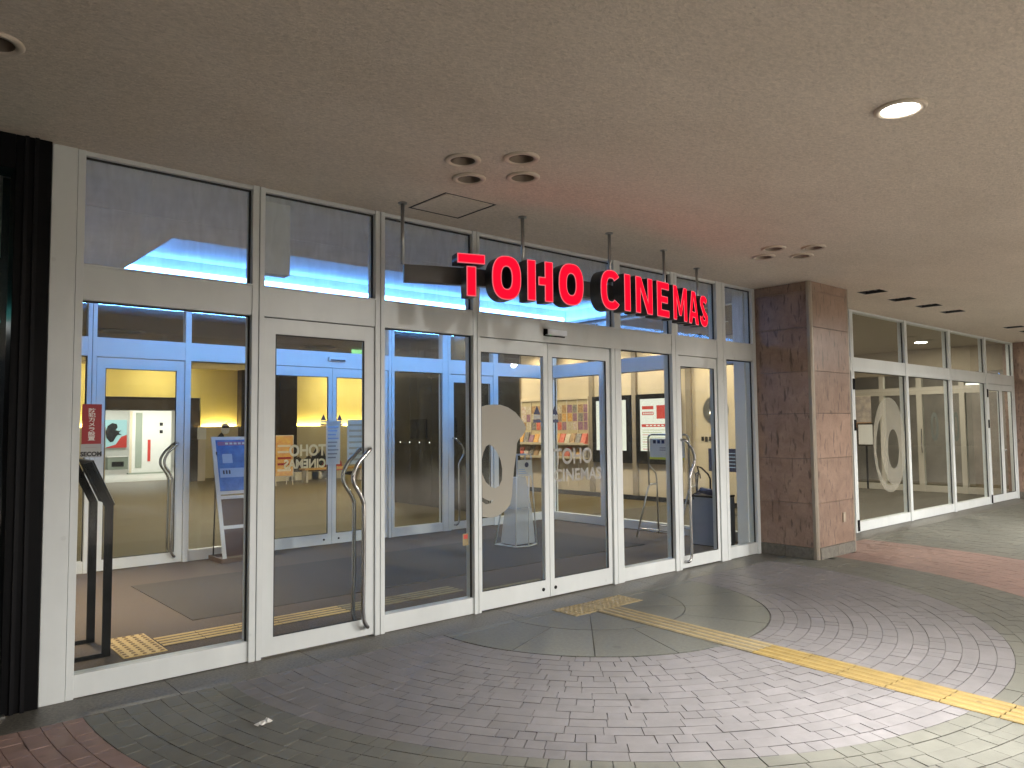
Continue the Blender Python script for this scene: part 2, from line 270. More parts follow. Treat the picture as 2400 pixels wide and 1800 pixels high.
# ------------------------------------------------------------------ mesh helpers
class MB:
    def __init__(s): s.v = []; s.f = []
    def box(s, x0, x1, y0, y1, z0, z1):
        b = len(s.v); s.v += [(x, y, z) for z in (z0, z1) for y in (y0, y1) for x in (x0, x1)]
        s.f += [tuple(b + i for i in q) for q in ((0, 2, 3, 1), (4, 5, 7, 6), (0, 1, 5, 4), (2, 6, 7, 3), (0, 4, 6, 2), (1, 3, 7, 5))]; return s
    def poly(s, pts, faces):
        b = len(s.v); s.v += [tuple(p) for p in pts]; s.f += [tuple(b + i for i in q) for q in faces]; return s
    def prism(s, base, top):
        n = len(base); b = len(s.v); s.v += [tuple(p) for p in base] + [tuple(p) for p in top]
        s.f += [tuple(b + n - 1 - i for i in range(n)), tuple(b + n + i for i in range(n))]
        s.f += [(b + i, b + (i + 1) % n, b + n + (i + 1) % n, b + n + i) for i in range(n)]; return s
    def tube(s, pts, r, n=10, closed=False):
        P = [Vector(p) for p in pts]; m = len(P); b = len(s.v); up = None
        for i, p in enumerate(P):
            if closed: t = (P[(i + 1) % m] - P[i - 1]).normalized()
            else: t = (P[min(i + 1, m - 1)] - P[max(i - 1, 0)]).normalized()
            if up is None: up = t.orthogonal().normalized()
            up = (up - t * up.dot(t)); up = up.normalized() if up.length > 1e-6 else t.orthogonal().normalized()
            w = t.cross(up)
            for k in range(n):
                a = 2 * PI * k / n; s.v.append(tuple(p + up * (r * math.cos(a)) + w * (r * math.sin(a))))
        for i in range(m if closed else m - 1):
            j = (i + 1) % m
            s.f += [(b + i * n + k, b + i * n + (k + 1) % n, b + j * n + (k + 1) % n, b + j * n + k) for k in range(n)]
        if not closed:
            s.f += [tuple(b + n - 1 - k for k in range(n)), tuple(b + (m - 1) * n + k for k in range(n))]
        return s
    def lathe(s, prof, n=28, c=(0, 0, 0)):
        b = len(s.v); m = len(prof)
        for r, z in prof: s.v += [(c[0] + r * math.cos(2 * PI * k / n), c[1] + r * math.sin(2 * PI * k / n), c[2] + z) for k in range(n)]
        for i in range(m - 1): s.f += [(b + i * n + k, b + i * n + (k + 1) % n, b + (i + 1) * n + (k + 1) % n, b + (i + 1) * n + k) for k in range(n)]
        return s
    def mesh(s, name, bevel=0, smooth=False):
        me = bpy.data.meshes.new(name); me.from_pydata(s.v, [], s.f); me.update()
        bm = bmesh.new(); bm.from_mesh(me)
        bmesh.ops.recalc_face_normals(bm, faces=bm.faces)
        if bevel: bmesh.ops.bevel(bm, geom=list(bm.edges), offset=bevel, segments=2, affect='EDGES', profile=0.5)
        bm.to_mesh(me); bm.free()
        if smooth: me.shade_smooth()
        return me
def ob(name, me, mat, parent=None, loc=None, rotz=0):
    o = bpy.data.objects.new(name, me); COL.objects.link(o)
    if mat is not None and not me.materials: me.materials.append(mat)
    if parent: o.parent = parent
    if loc: o.location = loc
    if rotz: o.rotation_euler = (0, 0, rotz)
    return o
def box(name, mat, parent, x0, x1, y0, y1, z0, z1, bevel=0):
    return ob(name, MB().box(x0, x1, y0, y1, z0, z1).mesh(name, bevel), mat, parent)
def tag(o, label, cat, group=None):
    o['label'] = label; o['category'] = cat
    if group: o['group'] = group
    return o
def thing(name, label, cat, group=None, loc=(0, 0, 0), rotz=0):
    o = bpy.data.objects.new(name, None); COL.objects.link(o); o.location = loc; o.rotation_euler = (0, 0, rotz); o.empty_display_size = 0.1
    return tag(o, label, cat, group)
def struct(o): o['kind'] = 'structure'; return o
def copy_tree(o, parent=None):
    c = o.copy(); COL.objects.link(c); c.parent = parent
    for ch in list(o.children): copy_tree(ch, c)
    return c
def curve_mesh(name, loops, extrude=0.0, offset=0.0):
    """flat outline(s) with holes in the XZ plane (front towards -y), given real thickness"""
    cu = bpy.data.curves.new(name, 'CURVE'); cu.dimensions = '2D'; cu.fill_mode = 'BOTH'; cu.extrude = extrude / 2; cu.offset = offset
    for lp in loops:
        sp = cu.splines.new('POLY'); sp.points.add(len(lp) - 1); sp.use_cyclic_u = True
        for p, q in zip(sp.points, lp): p.co = (q[0], q[1], 0, 1)
    return curve_to_mesh(name, cu)
def curve_to_mesh(name, cu):
    t = bpy.data.objects.new('t', cu); COL.objects.link(t); bpy.context.view_layer.update()
    me = bpy.data.meshes.new_from_object(t.evaluated_get(bpy.context.evaluated_depsgraph_get())); me.name = name
    bpy.data.objects.remove(t); me.materials.clear()
    for v in me.vertices: v.co = (v.co.x, -v.co.z, v.co.y)
    return me
def text_mesh(name, s, size, thick=0.001, offset=0.0, align='LEFT', spacing=1.0, xs=1.0, line=1.0):
    cu = bpy.data.curves.new(name, 'FONT'); cu.body = s; cu.size = size; cu.extrude = thick / 2; cu.offset = offset; cu.align_x = align; cu.space_character = spacing; cu.space_line = line
    cu.resolution_u = 4
    me = curve_to_mesh(name, cu)
    for v in me.vertices: v.co.x *= xs
    return me
def rot_x_plane(me, X):
    """turn a mesh made in XZ (facing -y) to face -x: x -> -y"""
    for v in me.vertices: v.co = (X + v.co.y, -v.co.x, v.co.z)
    return me

# ------------------------------------------------------------------ GROUND
CX, CY = 4.89, -0.42
R1, R2, R3, R4, R5 = 1.51, 3.07, 3.90, 5.50, 7.10
KERB = -0.34
pave = struct(ob('pavement', MB().poly([(-30, -40, -0.012), (60, -40, -0.012), (60, KERB, -0.012), (-30, KERB, -0.012)], [(0, 1, 2, 3)]).mesh('pavement'), JOINT))
PLAZA = pbr('pale_plaza_concrete', (0.70, 0.66, 0.60), 0.8, var=0.08, vscale=1.5, bump=0.2, bscale=120)  # unseen ground behind the camera, made pale to bounce light onto the ceiling
struct(box('plaza', PLAZA, None, -40, 60, -60, -6.55, -0.05, -0.004))
struct(box('plaza_side', PLAZA, None, 21.5, 60, -6.54, KERB - .01, -0.05, -0.005))
# granite strip along the glass front: long slabs
x = -3.0; k = 0
while x < 26:
    L = 0.9 if x < 12 else 1.8
    b = MB().box(x + 0.002, x + L - 0.002, KERB + 0.002, 0.14, -0.05, 0.0).mesh('kerb_slab', 0.0015)
    o = ob('kerb_slab', b, GRANITE, pave); x += L
# centre disc of big slabs, two rings of wedges, cut off by the granite strip
def wedge(ra, rb, a0, a1, z0, z1, seg):
    """closed solid between two radii and two angles, clipped to y < KERB"""
    out = [(CX + rb * math.cos(a0 + (a1 - a0) * i / seg), CY + rb * math.sin(a0 + (a1 - a0) * i / seg)) for i in range(seg + 1)]
    inn = [(CX + ra * math.cos(a1 + (a0 - a1) * i / seg), CY + ra * math.sin(a1 + (a0 - a1) * i / seg)) for i in range(seg + 1)] if ra > 0.01 else [(CX, CY)]
    P = out + inn; Q = []
    lim = KERB - 0.003
    for i in range(len(P)):
        a, b = P[i], P[(i + 1) % len(P)]
        ia, ib = a[1] <= lim, b[1] <= lim
        if ia: Q.append(a)
        if ia != ib: t = (lim - a[1]) / (b[1] - a[1]); Q.append((a[0] + (b[0] - a[0]) * t, lim))
    if len(Q) < 3: return None
    return [(p[0], p[1], z0) for p in Q], [(p[0], p[1], z1) for p in Q]
for ra, rb, n, off in ((0, 0.82, 8, 0.0), (0.826, R1 - 0.011, 16, 0.0)):
    for i in range(n):
        a0 = -PI + i * (PI / (n / 2)); a1 = a0 + PI / (n / 2)
        g = 0.0035 / max(rb, 0.3)
        w = wedge(ra, rb, a0 + g, a1 - g, -0.05, 0.0015, 8)
        if w: ob('disc_slab', MB().prism(*w).mesh('disc_slab', 0.001), SLABM, pave)
# ring pavers: rows 0.1 m deep, stones 0.2 m long in running bond; the largest in view are objects, the rest one mesh per colour
def strip_hit(xx, yy, m=0.0):
    xc = 4.90 - (yy + 0.62) * -0.052
    return (abs(xx - xc) < 0.148 + m and yy < -1.7) or (4.50 - m < xx < 5.37 + m and -0.64 - m < yy)
def project(xx, yy, zz=0):
    q = Vector((xx, yy - CAM_Y, zz - 1.55)); d = q.dot(fw)
    if d < 0.3: return None
    return 1200 + 1770.9 * q.dot(rr) / d, 900 - 1770.9 * q.dot(uu) / d, d
cand = []
def col_of(r): return MAUVE if r < R2 else OLIVE if r < R3 else PINK if r < R4 else OLIVE
r = R1; row = 0
while r < 16.0:
    rm = r + 0.05; n = max(8, round(2 * PI * rm / 0.2)); da = 2 * PI / n; ph = (row % 2) * da / 2 + random.uniform(-0.15, 0.15) * da
    for i in range(n):
        a0 = -PI + i * da + ph; am = a0 + da / 2
        xx, yy = CX + rm * math.cos(am), CY + rm * math.sin(am)
        if yy > KERB + 0.05 or yy < -6.5: continue
        if 8.40 < xx < 9.37 and yy > -0.70: continue
        pr = project(xx, yy)
        if pr is None or not (-120 < pr[0] < 2520 and pr[1] < 1920): continue
        halves = ((a0, a0 + da / 2), (a0 + da / 2, a0 + da)) if random.random() < 0.30 else ((a0, a0 + da),)
        for h0, h1 in halves:
            cand.append((pr[2], r, h0, h1, col_of(rm)))
    r += 0.1; row += 1
cand.sort(key=lambda c: c[0])
rest = {}
cache = {}
npv = 0
for d, r, a0, a1, m in cand:
    g1 = random.uniform(0.0012, 0.0032); g2 = random.uniform(0.0012, 0.0032)
    z1 = random.uniform(-0.0015, 0.0015)
    am = (a0 + a1) / 2
    xx, yy = CX + (r + .05) * math.cos(am), CY + (r + .05) * math.sin(am)
    if strip_hit(xx, yy, 0.03) and strip_hit(xx, yy, -0.10): continue
    whole = KERB - yy > 0.16
    if npv < 300 and whole:
        key = (round(r, 2), round(a1 - a0, 4), npv % 3)
        if key not in cache:
            h = (a1 - a0) / 2
            o0 = [(r + 0.0018, 0), (r + 0.0982, 0)]
            gg = (g1 / r)
            P = [(ra * math.cos(t), ra * math.sin(t)) for ra, t in ((r + .0982, -h + gg), (r + .0982, 0), (r + .0982, h - gg), (r + .0018, h - gg), (r + .0018, 0), (r + .0018, -h + gg))]
            cache[key] = MB().prism([(p[0], p[1], -0.05) for p in P], [(p[0], p[1], 0) for p in P]).mesh('paver', 0.0012); cache[key].materials.append(m)
        ob('paver', cache[key], None, pave, (CX, CY, z1), am); npv += 1
    else:
        w = wedge(r + 0.0018, r + 0.0982, a0 + g1 / r, a1 - g2 / r, -0.02, z1, 2)
        if w: rest.setdefault(m.name, MB()).prism(*w)
for nme, mb in rest.items():
    o = ob('far_pavers', mb.mesh('far_pavers'), MATS[nme], pave); o['kind'] = 'stuff'
# the tactile line: faded bars let into the disc, then yellow tiles; a warning tile at the door
def tactile(x0, y0, rot, ln, wd, bars, dots, base_mat, top_mat, parent, name, z=0.0):
    """one tile: flat base with raised bars along local y, or raised dots"""
    mb = MB()
    if base_mat: mb.box(-wd / 2 + .0015, wd / 2 - .0015, 0.0015, ln - .0015, -0.02, 0.004)
    o = ob(name, mb.mesh(name, 0.001), base_mat, parent, (x0, y0, z), rot)
    t = MB()
    if bars:
        for i in range(bars):
            xc = -wd / 2 + wd * (i + 0.5) / bars; w = wd / bars * 0.25
            t.prism([(xc - w, 0.001, .004), (xc + w, 0.001, .004), (xc + w, ln - .001, .004), (xc - w, ln - .001, .004)],
                    [(xc - w * .7, 0.002, .009), (xc + w * .7, 0.002, .009), (xc + w * .7, ln - .002, .009), (xc - w * .7, ln - .002, .009)])
    if dots:
        nx = max(1, round(wd / 0.06)); ny = max(1, round(ln / 0.06))
        for i in range(nx):
            for j in range(ny):
                xc = -wd / 2 + wd * (i + .5) / nx; yc = ln * (j + .5) / ny
                A = [(math.cos(2 * PI * q / 8), math.sin(2 * PI * q / 8)) for q in range(8)]
                t.prism([(xc + a * .016, yc + b * .016, .004) for a, b in A], [(xc + a * .011, yc + b * .011, .009) for a, b in A])
    q = ob('raised_relief', t.mesh('relief'), top_mat, o); q['kind'] = 'stuff'
    return o
rot = -0.052
y = -0.64
for i in range(13):
    ln = 0.30; xc = 4.90 + (y + 0.62) * 0.052
    m = FTAC if y > -1.85 else YTAC
    tactile(xc, y, PI + rot, ln, 0.285, 4, 0, FBASE if m is FTAC else YBASE, m, pave, 'tactile_tile', 0.0015 if m is FTAC else 0.0); y -= 0.302
for i in range(3):
    tactile(4.655 + i * 0.285, -0.635, 0, 0.29, 0.284, 0, 1, FTAC, FTAC, pave, 'tactile_tile', 0.002)
# crumpled receipt on the paving
lm = MB(); P = []
for j in range(4):
    for i in range(6):
        P.append((i * .02 + random.uniform(-.006, .006), j * .014 + random.uniform(-.005, .005), .004 + random.uniform(0, .018)))
lm.poly(P, [(j * 6 + i, j * 6 + i + 1, j * 6 + i + 7, j * 6 + i + 6) for j in range(3) for i in range(5)])
lt = ob('paper_scrap', lm.mesh('paper_scrap'), WHITEP, None, (1.63, -1.15, 0.002), 0.4)
sm = lt.modifiers.new('thick', 'SOLIDIFY'); sm.thickness = 0.0008
tag(lt, 'small crumpled white paper scrap lying on the grey pavers', 'litter')

# ------------------------------------------------------------------ SOFFIT with holes for the fittings
def circ(cx, cy, r, n=32): return [(cx + r * math.cos(2 * PI * i / n), cy + r * math.sin(2 * PI * i / n)) for i in range(n)]
DL = [(2.852, -1.318), (3.115, -1.58), (3.10, -1.06), (3.365, -1.315), (6.60, -1.30), (6.865, -1.565), (6.85, -1.045), (7.11, -1.31), (0.40, -1.18)]
VENT = [(9.79, -0.84), (10.69, -0.845), (11.59, -0.85), (12.49, -0.855), (15.40, -0.85), (16.30, -0.85)]
HATCH = (3.175, 3.62, -0.69, -0.235)
outer = [(-14, -16), (40, -16), (40, 0.10), (-14, 0.10)]
loops = [outer] + [circ(a, b, 0.082) for a, b in DL] + [circ(a, b, 0.098) for a, b in LIT]
for a, b in VENT:
    loops.append([(a - .13, b - .145), (a + .13, b - .145), (a + .13, b + .145), (a - .13, b + .145)])
loops.append([(HATCH[0] - .018, HATCH[2] - .018), (HATCH[1] + .018, HATCH[2] - .018), (HATCH[1] + .018, HATCH[3] + .018), (HATCH[0] - .018, HATCH[3] + .018)])
cm = curve_mesh('soffit', loops, 0.0)
for v in cm.vertices: v.co = (v.co.x, v.co.z, H)      # XZ -> XY at ceiling height
soff = struct(ob('soffit', cm, STUCCO))
struct(ob('soffit_slab', MB().box(-14, 40, -16, -0.02, H + 0.35, H + 0.6).mesh('soffit_slab'), GAP))
# inspection hatch in a dark slot
hb = thing('ceiling_hatch', 'square inspection hatch with a dark joint in the stucco ceiling', 'hatch', None, (HATCH[0], HATCH[2], H))
ob('hatch_panel', MB().box(0.004, HATCH[1] - HATCH[0] - .004, 0.004, HATCH[3] - HATCH[2] - .004, -0.001, 0.003).mesh('hatch_panel', .0008), STUCCO, hb)
ob('hatch_frame', MB().box(-.02, HATCH[1] - HATCH[0] + .02, -.02, HATCH[3] - HATCH[2] + .02, 0.004, 0.02).mesh('hatch_frame'), GAP, hb)
# downlights
def downlight(a, b, r, label, on=False, group=None):
    t = thing('downlight', label, 'ceiling light', group, (a, b, H))
    ob('trim_ring', MB().lathe([(r, 0.012), (r + .030, 0.002), (r + .034, -0.006), (r + .024, -0.016), (r - .002, -0.012), (r - .004, 0.01)], 32).mesh('trim_ring', 0, True), pbr_trim, t)
    ob('reflector', MB().lathe([(r - .003, -0.008), (r * .9, .02), (r * .75, .06), (r * .5, .085), (0.001, .088)], 32).mesh('reflector', 0, True), REFL if not on else WHITEP, t)
    if on: ob('lamp_disc', MB().lathe([(0.001, -0.002), (r * .88, -0.002), (r * .9, .004), (r * .88, .03)], 32).mesh('lamp_disc', 0, True), LAMPON, t)
    else: ob('bulb', MB().lathe([(0.001, .012), (r * .24, .018), (r * .34, .035), (r * .3, .055), (r * .2, .07)], 20).mesh('bulb', 0, True), pbr_bulb, t)
    return t
pbr_trim = pbr('downlight_trim', (0.60, 0.52, 0.43), 0.45)
REFL = pbr('dull_reflector', (0.20, 0.16, 0.125), 0.42, metal=0.6)
pbr_bulb = pbr('dark_bulb', (0.10, 0.085, 0.07), 0.2)
for i, (a, b) in enumerate(DL):
    if i < 4: lab = 'unlit round downlight at the %s of the four above the hatch' % ['upper left', 'upper right', 'lower left', 'lower right'][i]
    elif i < 8: lab = 'unlit round downlight at the %s of the four before the stone column' % ['upper left', 'upper right', 'lower left', 'lower right'][i - 4]
    else: lab = 'unlit round downlight by itself in the ceiling corner over the black shop front'
    downlight(a, b, 0.082, lab, False, 'unlit ceiling downlights')
for a, b in LIT: downlight(a, b, 0.098, 'only lit round downlight, glowing white in the stucco ceiling', True)
for i, (a, b) in enumerate(VENT):
    w = ['first', 'second', 'third', 'fourth', 'fifth', 'sixth'][i]
    t = thing('ceiling_vent', 'dark rectangular slot vent, %s from the stone column' % w, 'vent', 'slot vents along the far glass front', (a, b, H))
    ob('vent_box', MB().box(-.135, .135, -.15, .15, .09, .10).mesh('vent_box'), GAP, t)
    f = MB().box(-.13, -.122, -.145, .145, 0, .09).box(.122, .13, -.145, .145, 0, .09).box(-.122, .122, -.145, -.137, 0, .09).box(-.122, .122, .137, .145, 0, .09)
    ob('vent_frame', f.mesh('vent_frame'), DKMET, t)
    for j in range(3): ob('vent_slat', MB().box(-.12, .12, -.09 + j * .09 - .012, -.09 + j * .09 + .012, .03, .036).mesh('vent_slat'), DKMET, t)
# ------------------------------------------------------------------ GLASS FRONT (at y = 0, outside is y < 0)
ZB0, ZB1 = 2.343, 2.547           # transom beam
FD = 0.115                        # depth of the frame profiles
def arc_pts(c, r, a0, a1, n, ax):
    return [tuple(c[i] + r * (math.cos(a0 + (a1 - a0) * k / n) * ax[0][i] + math.sin(a0 + (a1 - a0) * k / n) * ax[1][i]) for i in range(3)) for k in range(n + 1)]
def pull_handle(parent, x, s, yface, sgn, side):
    """tall bent steel pull: bowed at hand height, straight below; sgn = -1 stands out towards -y"""
    off = sgn * 0.055
    prof = [(1.405, 0.0, 0.0), (1.405, off * .6, 0.01), (1.395, off, 0.03), (1.36, off * 1.02, 0.065), (1.30, off * 1.05, 0.125), (1.22, off * 1.08, 0.165), (1.15, off * 1.06, 0.16),
            (1.08, off * 1.03, 0.115), (1.02, off, 0.085), (0.95, off, 0.075), (0.60, off, 0.075), (0.20, off, 0.08), (0.11, off, 0.06), (0.085, off * .8, 0.035), (0.08, 0.0, 0.03)]
    pts = []
    for i in range(len(prof) - 1):
        for k in range(4):
            t = k / 4; p0 = prof[max(i - 1, 0)]; p1 = prof[i]; p2 = prof[i + 1]; p3 = prof[min(i + 2, len(prof) - 1)]
            q = [0.5 * (2 * p1[j] + (p2[j] - p0[j]) * t + (2 * p0[j] - 5 * p1[j] + 4 * p2[j] - p3[j]) * t * t + (3 * p1[j] - p0[j] - 3 * p2[j] + p3[j]) * t ** 3) for j in range(3)]
            pts.append((x + s * q[2], yface + q[1], q[0]))
    pts.append((x + s * prof[-1][2], yface + prof[-1][1], prof[-1][0]))
    return ob('handle', MB().tube(pts, 0.0155, 10).mesh('handle', 0, True), CHROME, parent)
def pane(parent, name, x0, x1, z0, z1, y=0.055, mat=None):
    return box(name, mat or GLASS, parent, x0, x1, y - .005, y + .005, z0, z1)
def mullion(parent, x0, x1, z0, z1, mat, y0=0.0, d=FD, groove=None, name='mullion'):
    """aluminium post: face strips with a dark recessed groove between them where the photo shows one"""
    if groove is None: return box(name, mat, parent, x0, x1, y0, y0 + d, z0, z1, .002)
    m = MB().box(x0, groove - .0035, y0, y0 + d, z0, z1).mesh(name, .002); o = ob(name, m, mat, parent)
    ob('mullion_cap', MB().box(groove + .0035, x1, y0 + .001, y0 + d - .001, z0, z1).mesh('mullion_cap', .002), mat, o)
    ob('gasket', MB().box(groove - .0034, groove + .0034, y0 + .02, y0 + d - .02, z0, z1).mesh('gasket'), GAP, o)
    return o
def fixed_bay(parent, x0, x1, z0, z1, rail, mat, y0=0.0, seal=True):
    """bottom rail and pane with a thin dark seal"""
    box('bottom_rail', mat, parent, x0, x1, y0 + .012, y0 + FD - .012, 0.004, rail, .002)
    pane(parent, 'glass_pane', x0 + .001, x1 - .001, rail + .001, z1 - .001, y0 + .055)
    if seal:
        s = MB().box(x0 + .001, x1 - .001, y0 + .035, y0 + .0495, z1 - .010, z1 - .001).box(x1 - .010, x1 - .001, y0 + .035, y0 + .0495, rail + .001, z1 - .010)
        ob('glass_seal', s.mesh('glass_seal'), GAP, parent)
def leaf(parent, name, x0, x1, z0, z1, st, top, bot, mat, y0, d=0.04, center=None):
    """door leaf: stiles, head and kick rail in one welded frame, pane and seals as its pieces"""
    L = MB().box(x0, x0 + st, y0, y0 + d, z0, z1).box(x1 - st, x1, y0, y0 + d, z0, z1).box(x0 + st, x1 - st, y0 + .0005, y0 + d - .0005, z1 - top, z1).box(x0 + st, x1 - st, y0 + .0005, y0 + d - .0005, z0, z0 + bot)
    o = ob(name, L.mesh(name), mat, parent)
    pane(o, 'pane', x0 + st + .001, x1 - st - .001, z0 + bot + .001, z1 - top - .001, y0 + d / 2)
    g = .008
    s = MB().box(x0 + st + .0005, x1 - st - .0005, y0 + .003, y0 + d / 2 - .0055, z1 - top - g, z1 - top - .0005).box(x0 + st + .0005, x0 + st + g, y0 + .003, y0 + d / 2 - .0055, z0 + bot + .0005, z1 - top - g).box(x1 - st - g, x1 - st - .0005, y0 + .003, y0 + d / 2 - .0055, z0 + bot + .0005, z1 - top - g).box(x0 + st + g, x1 - st - g, y0 + .003, y0 + d / 2 - .0055, z0 + bot + .0005, z0 + bot + g)
    ob('pane_seal', s.mesh('pane_seal'), GAP, o)
    return o
FAC = thing('glass_front', 'white framed glass cinema entrance with hinged doors and automatic sliding doors', 'glass front', None, (0, 0, 0))
box('end_post', FRAME, FAC, 0.822, 0.955, -0.006, 0.13, 0.0, H - .001, .003)
mullion(FAC, 0.958, 1.0, 0.0, H - .001, FRAME, name='jamb')
mullion(FAC, 2.03, 2.118, 0.0, H - .001, FRAME, -.004, groove=2.078)
mullion(FAC, 3.0, 3.085, 0.0, H - .001, FRAME, -.004, groove=3.045)
mullion(FAC, 3.955, 4.03, 0.0, H - .001, FRAME, -.004, groove=3.998)
mullion(FAC, 5.712, 5.86, 0.0, ZB0, FRAME, -.002, groove=5.768)
mullion(FAC, 5.765, 5.86, ZB1, H - .001, FRAME, -.004)
mullion(FAC, 6.702, 6.815, 0.0, H - .001, FRAME, -.004, groove=6.765)
mullion(FAC, 7.56, 7.742, 0.0, H - .001, FRAME, -.004, groove=7.68)
mullion(FAC, 8.33, 8.395, 0.0, H - .001, FRAME, name='jamb')
box('return_jamb', FRAMEI, FAC, 8.312, 8.39, 0.118, 0.27, 0.0, H - .001, .003)
edges = [(1.0, 2.03), (2.118, 3.0), (3.085, 3.955), (4.03, 5.712), (5.86, 6.702), (6.815, 7.56), (7.742, 8.33)]
for x0, x1 in edges:
    if x0 == 4.03: box('transom_beam', FRAME, FAC, 4.03, 5.86, -.0005, FD - .004, ZB0, ZB1, .002)
    else: box('transom_beam', FRAME, FAC, x0, x1, 0.003, FD - .004, ZB0, ZB1, .002)
    xe = 5.765 if x0 == 4.03 else x1
    box('head_rail', FRAME, FAC, x0, xe, 0.006, FD - .01, H - .030, H - .002, .0015)
    pane(FAC, 'transom_pane', x0 + .001, xe - .001, ZB1 + .001, H - .031, .055, GLASSD)
    s = MB().box(x0 + .001, xe - .001, .036, .0495, H - .042, H - .031).box(xe - .012, xe - .001, .036, .0495, ZB1 + .002, H - .042)
    ob('glass_seal', s.mesh('glass_seal'), GAP, FAC)
    box('drip_edge', FRAME, FAC, x0, xe, -.004, 0.03, ZB1 + .0005, ZB1 + .012)
for x0, x1 in (edges[0], edges[2], edges[4], edges[6]): fixed_bay(FAC, x0, x1, 0, ZB0, 0.135, FRAME)
box('head_gap', GAP, FAC, 2.12, 2.998, .02, .09, ZB0 - .006, ZB0 - .0005)
d2 = leaf(FAC, 'hinged_door', 2.124, 2.996, 0.012, ZB0 - .008, 0.082, 0.108, 0.12, FRAME, 0.012)
pull_handle(d2, 2.955, -1, 0.012, -1, 0); pull_handle(d2, 2.955, -1, 0.052, 1, 0)
d7 = leaf(FAC, 'hinged_door', 6.821, 7.554, 0.012, ZB0 - .008, 0.046, 0.115, 0.13, FRAME, 0.012)
pull_handle(d7, 6.845, 1, 0.012, -1, 0)
# the two sliding leaves
sl = leaf(FAC, 'sliding_door', 4.036, 4.846, 0.01, ZB0 - .007, 0.018, 0.122, 0.155, FRAME, 0.02)
sr = leaf(FAC, 'sliding_door', 4.852, 5.708, 0.01, ZB0 - .007, 0.054, 0.122, 0.155, FRAME, 0.02)
box('meeting_stile', FRAME, sl, 4.792, 4.8455, 0.0195, 0.0605, 0.011, ZB0 - .0075, .0015)
for s_, xx in ((sl, 4.762), (sr, 4.915)):
    ob('floor_lock', MB().lathe([(0.001, 0), (.016, 0), (.016, .004)], 16).mesh('floor_lock'), BLACK, s_, (xx, 0.0185, .085)).rotation_euler = (PI / 2, 0, 0)
# logo in frosted film, cut off at the leaf's left stile
lg = [[(4.056, 1.735), (4.12, 1.752), (4.20, 1.760), (4.28, 1.757), (4.37, 1.735), (4.457, 1.691), (4.52, 1.635), (4.565, 1.585), (4.582, 1.555), (4.570, 1.52), (4.537, 1.48), (4.495, 1.45), (4.472, 1.415), (4.461, 1.32), (4.434, 1.19), (4.418, 1.07), (4.405, .95), (4.385, .88), (4.333, .832), (4.237, .785), (4.15, .782), (4.056, .80)],
      [(4.063, 1.21), (4.068, 1.28), (4.085, 1.345), (4.115, 1.395), (4.15, 1.412), (4.19, 1.395), (4.24, 1.34), (4.28, 1.27), (4.297, 1.19), (4.292, 1.10), (4.262, 1.05), (4.215, 1.03), (4.165, 1.045), (4.11, 1.09), (4.075, 1.15)],
      [(4.062, .965), (4.10, .945), (4.15, .925), (4.20, .935), (4.165, .905), (4.11, .900), (4.062, .93)]]
m = curve_mesh('logo_film', lg, .0006)
ob('logo_film', m, FROST, sl, (0, 0.0335, 0))
def film_text(parent, s, x, z, size, y, mat, xs=1.0, off=0.004, mirror=False, name='film_lettering'):
    me = text_mesh(name, s, size, .0006, off, 'LEFT', 1.0, -xs if mirror else xs)
    return ob(name, me, mat, parent, (x, y, z))
film_text(sr, 'TOHO', 4.925, 1.212, 0.205, 0.0335, FROSTT, 0.86)
film_text(sr, 'CINEMAS', 4.925, 1.050, 0.160, 0.0335, FROSTT, 0.98)
def tri_sticker(parent, xc, z, y, mat, w=.085):
    t = curve_mesh('door_sticker', [[(-w / 2, 0), (w / 2, 0), (0, .082)]], .0008); ob('door_sticker', t, mat, parent, (xc, y, z))
    t = curve_mesh('door_sticker', [[(-w * .55, -.075), (w * .55, -.075), (w * .55, -.045), (-w * .55, -.045)]], .0008); ob('door_sticker', t, mat, parent, (xc, y, z))
    t = curve_mesh('door_sticker', [[(-w * .46, -.040), (w * .46, -.040), (w * .46, -.006), (-w * .46, -.006)]], .0008); ob('door_sticker', t, GREYST, parent, (xc, y, z))
tri_sticker(sl, 4.718, 1.674, 0.0335, NAVY); tri_sticker(sr, 4.946, 1.674, 0.0335, NAVY)
sn = thing('door_sensor', 'small grey motion sensor on the beam above the sliding doors', 'sensor', None, (4.92, 0, 2.435))
box('sensor_case', SENS, sn, -.125, .125, -.048, -.003, -.024, .028, .006)
box('back_plate', BLACK, sn, -.140, .130, -.010, -.001, -.034, .034); box('sensor_window', BLACK, sn, -.138, -.1255, -.044, -.0105, -.021, .025)
ob('status_lamp', MB().lathe([(0.001, 0), (.006, 0), (.006, .004)], 10).mesh('status_lamp'), EXITG, sn, (-.075, -.03, -.027))
# sticker on the frame beside bay three
st = thing('safety_sticker', 'tiny yellow notice stuck low on the frame left of the sliding doors', 'sticker', None, (3.90, 0.0485, 0.62))
box('sticker_sheet', FTAC, st, -.03, .03, 0, .0008, -.05, .05); box('sticker_print', REDP, st, -.02, .02, -.0006, -.0001, 0.005, .04)
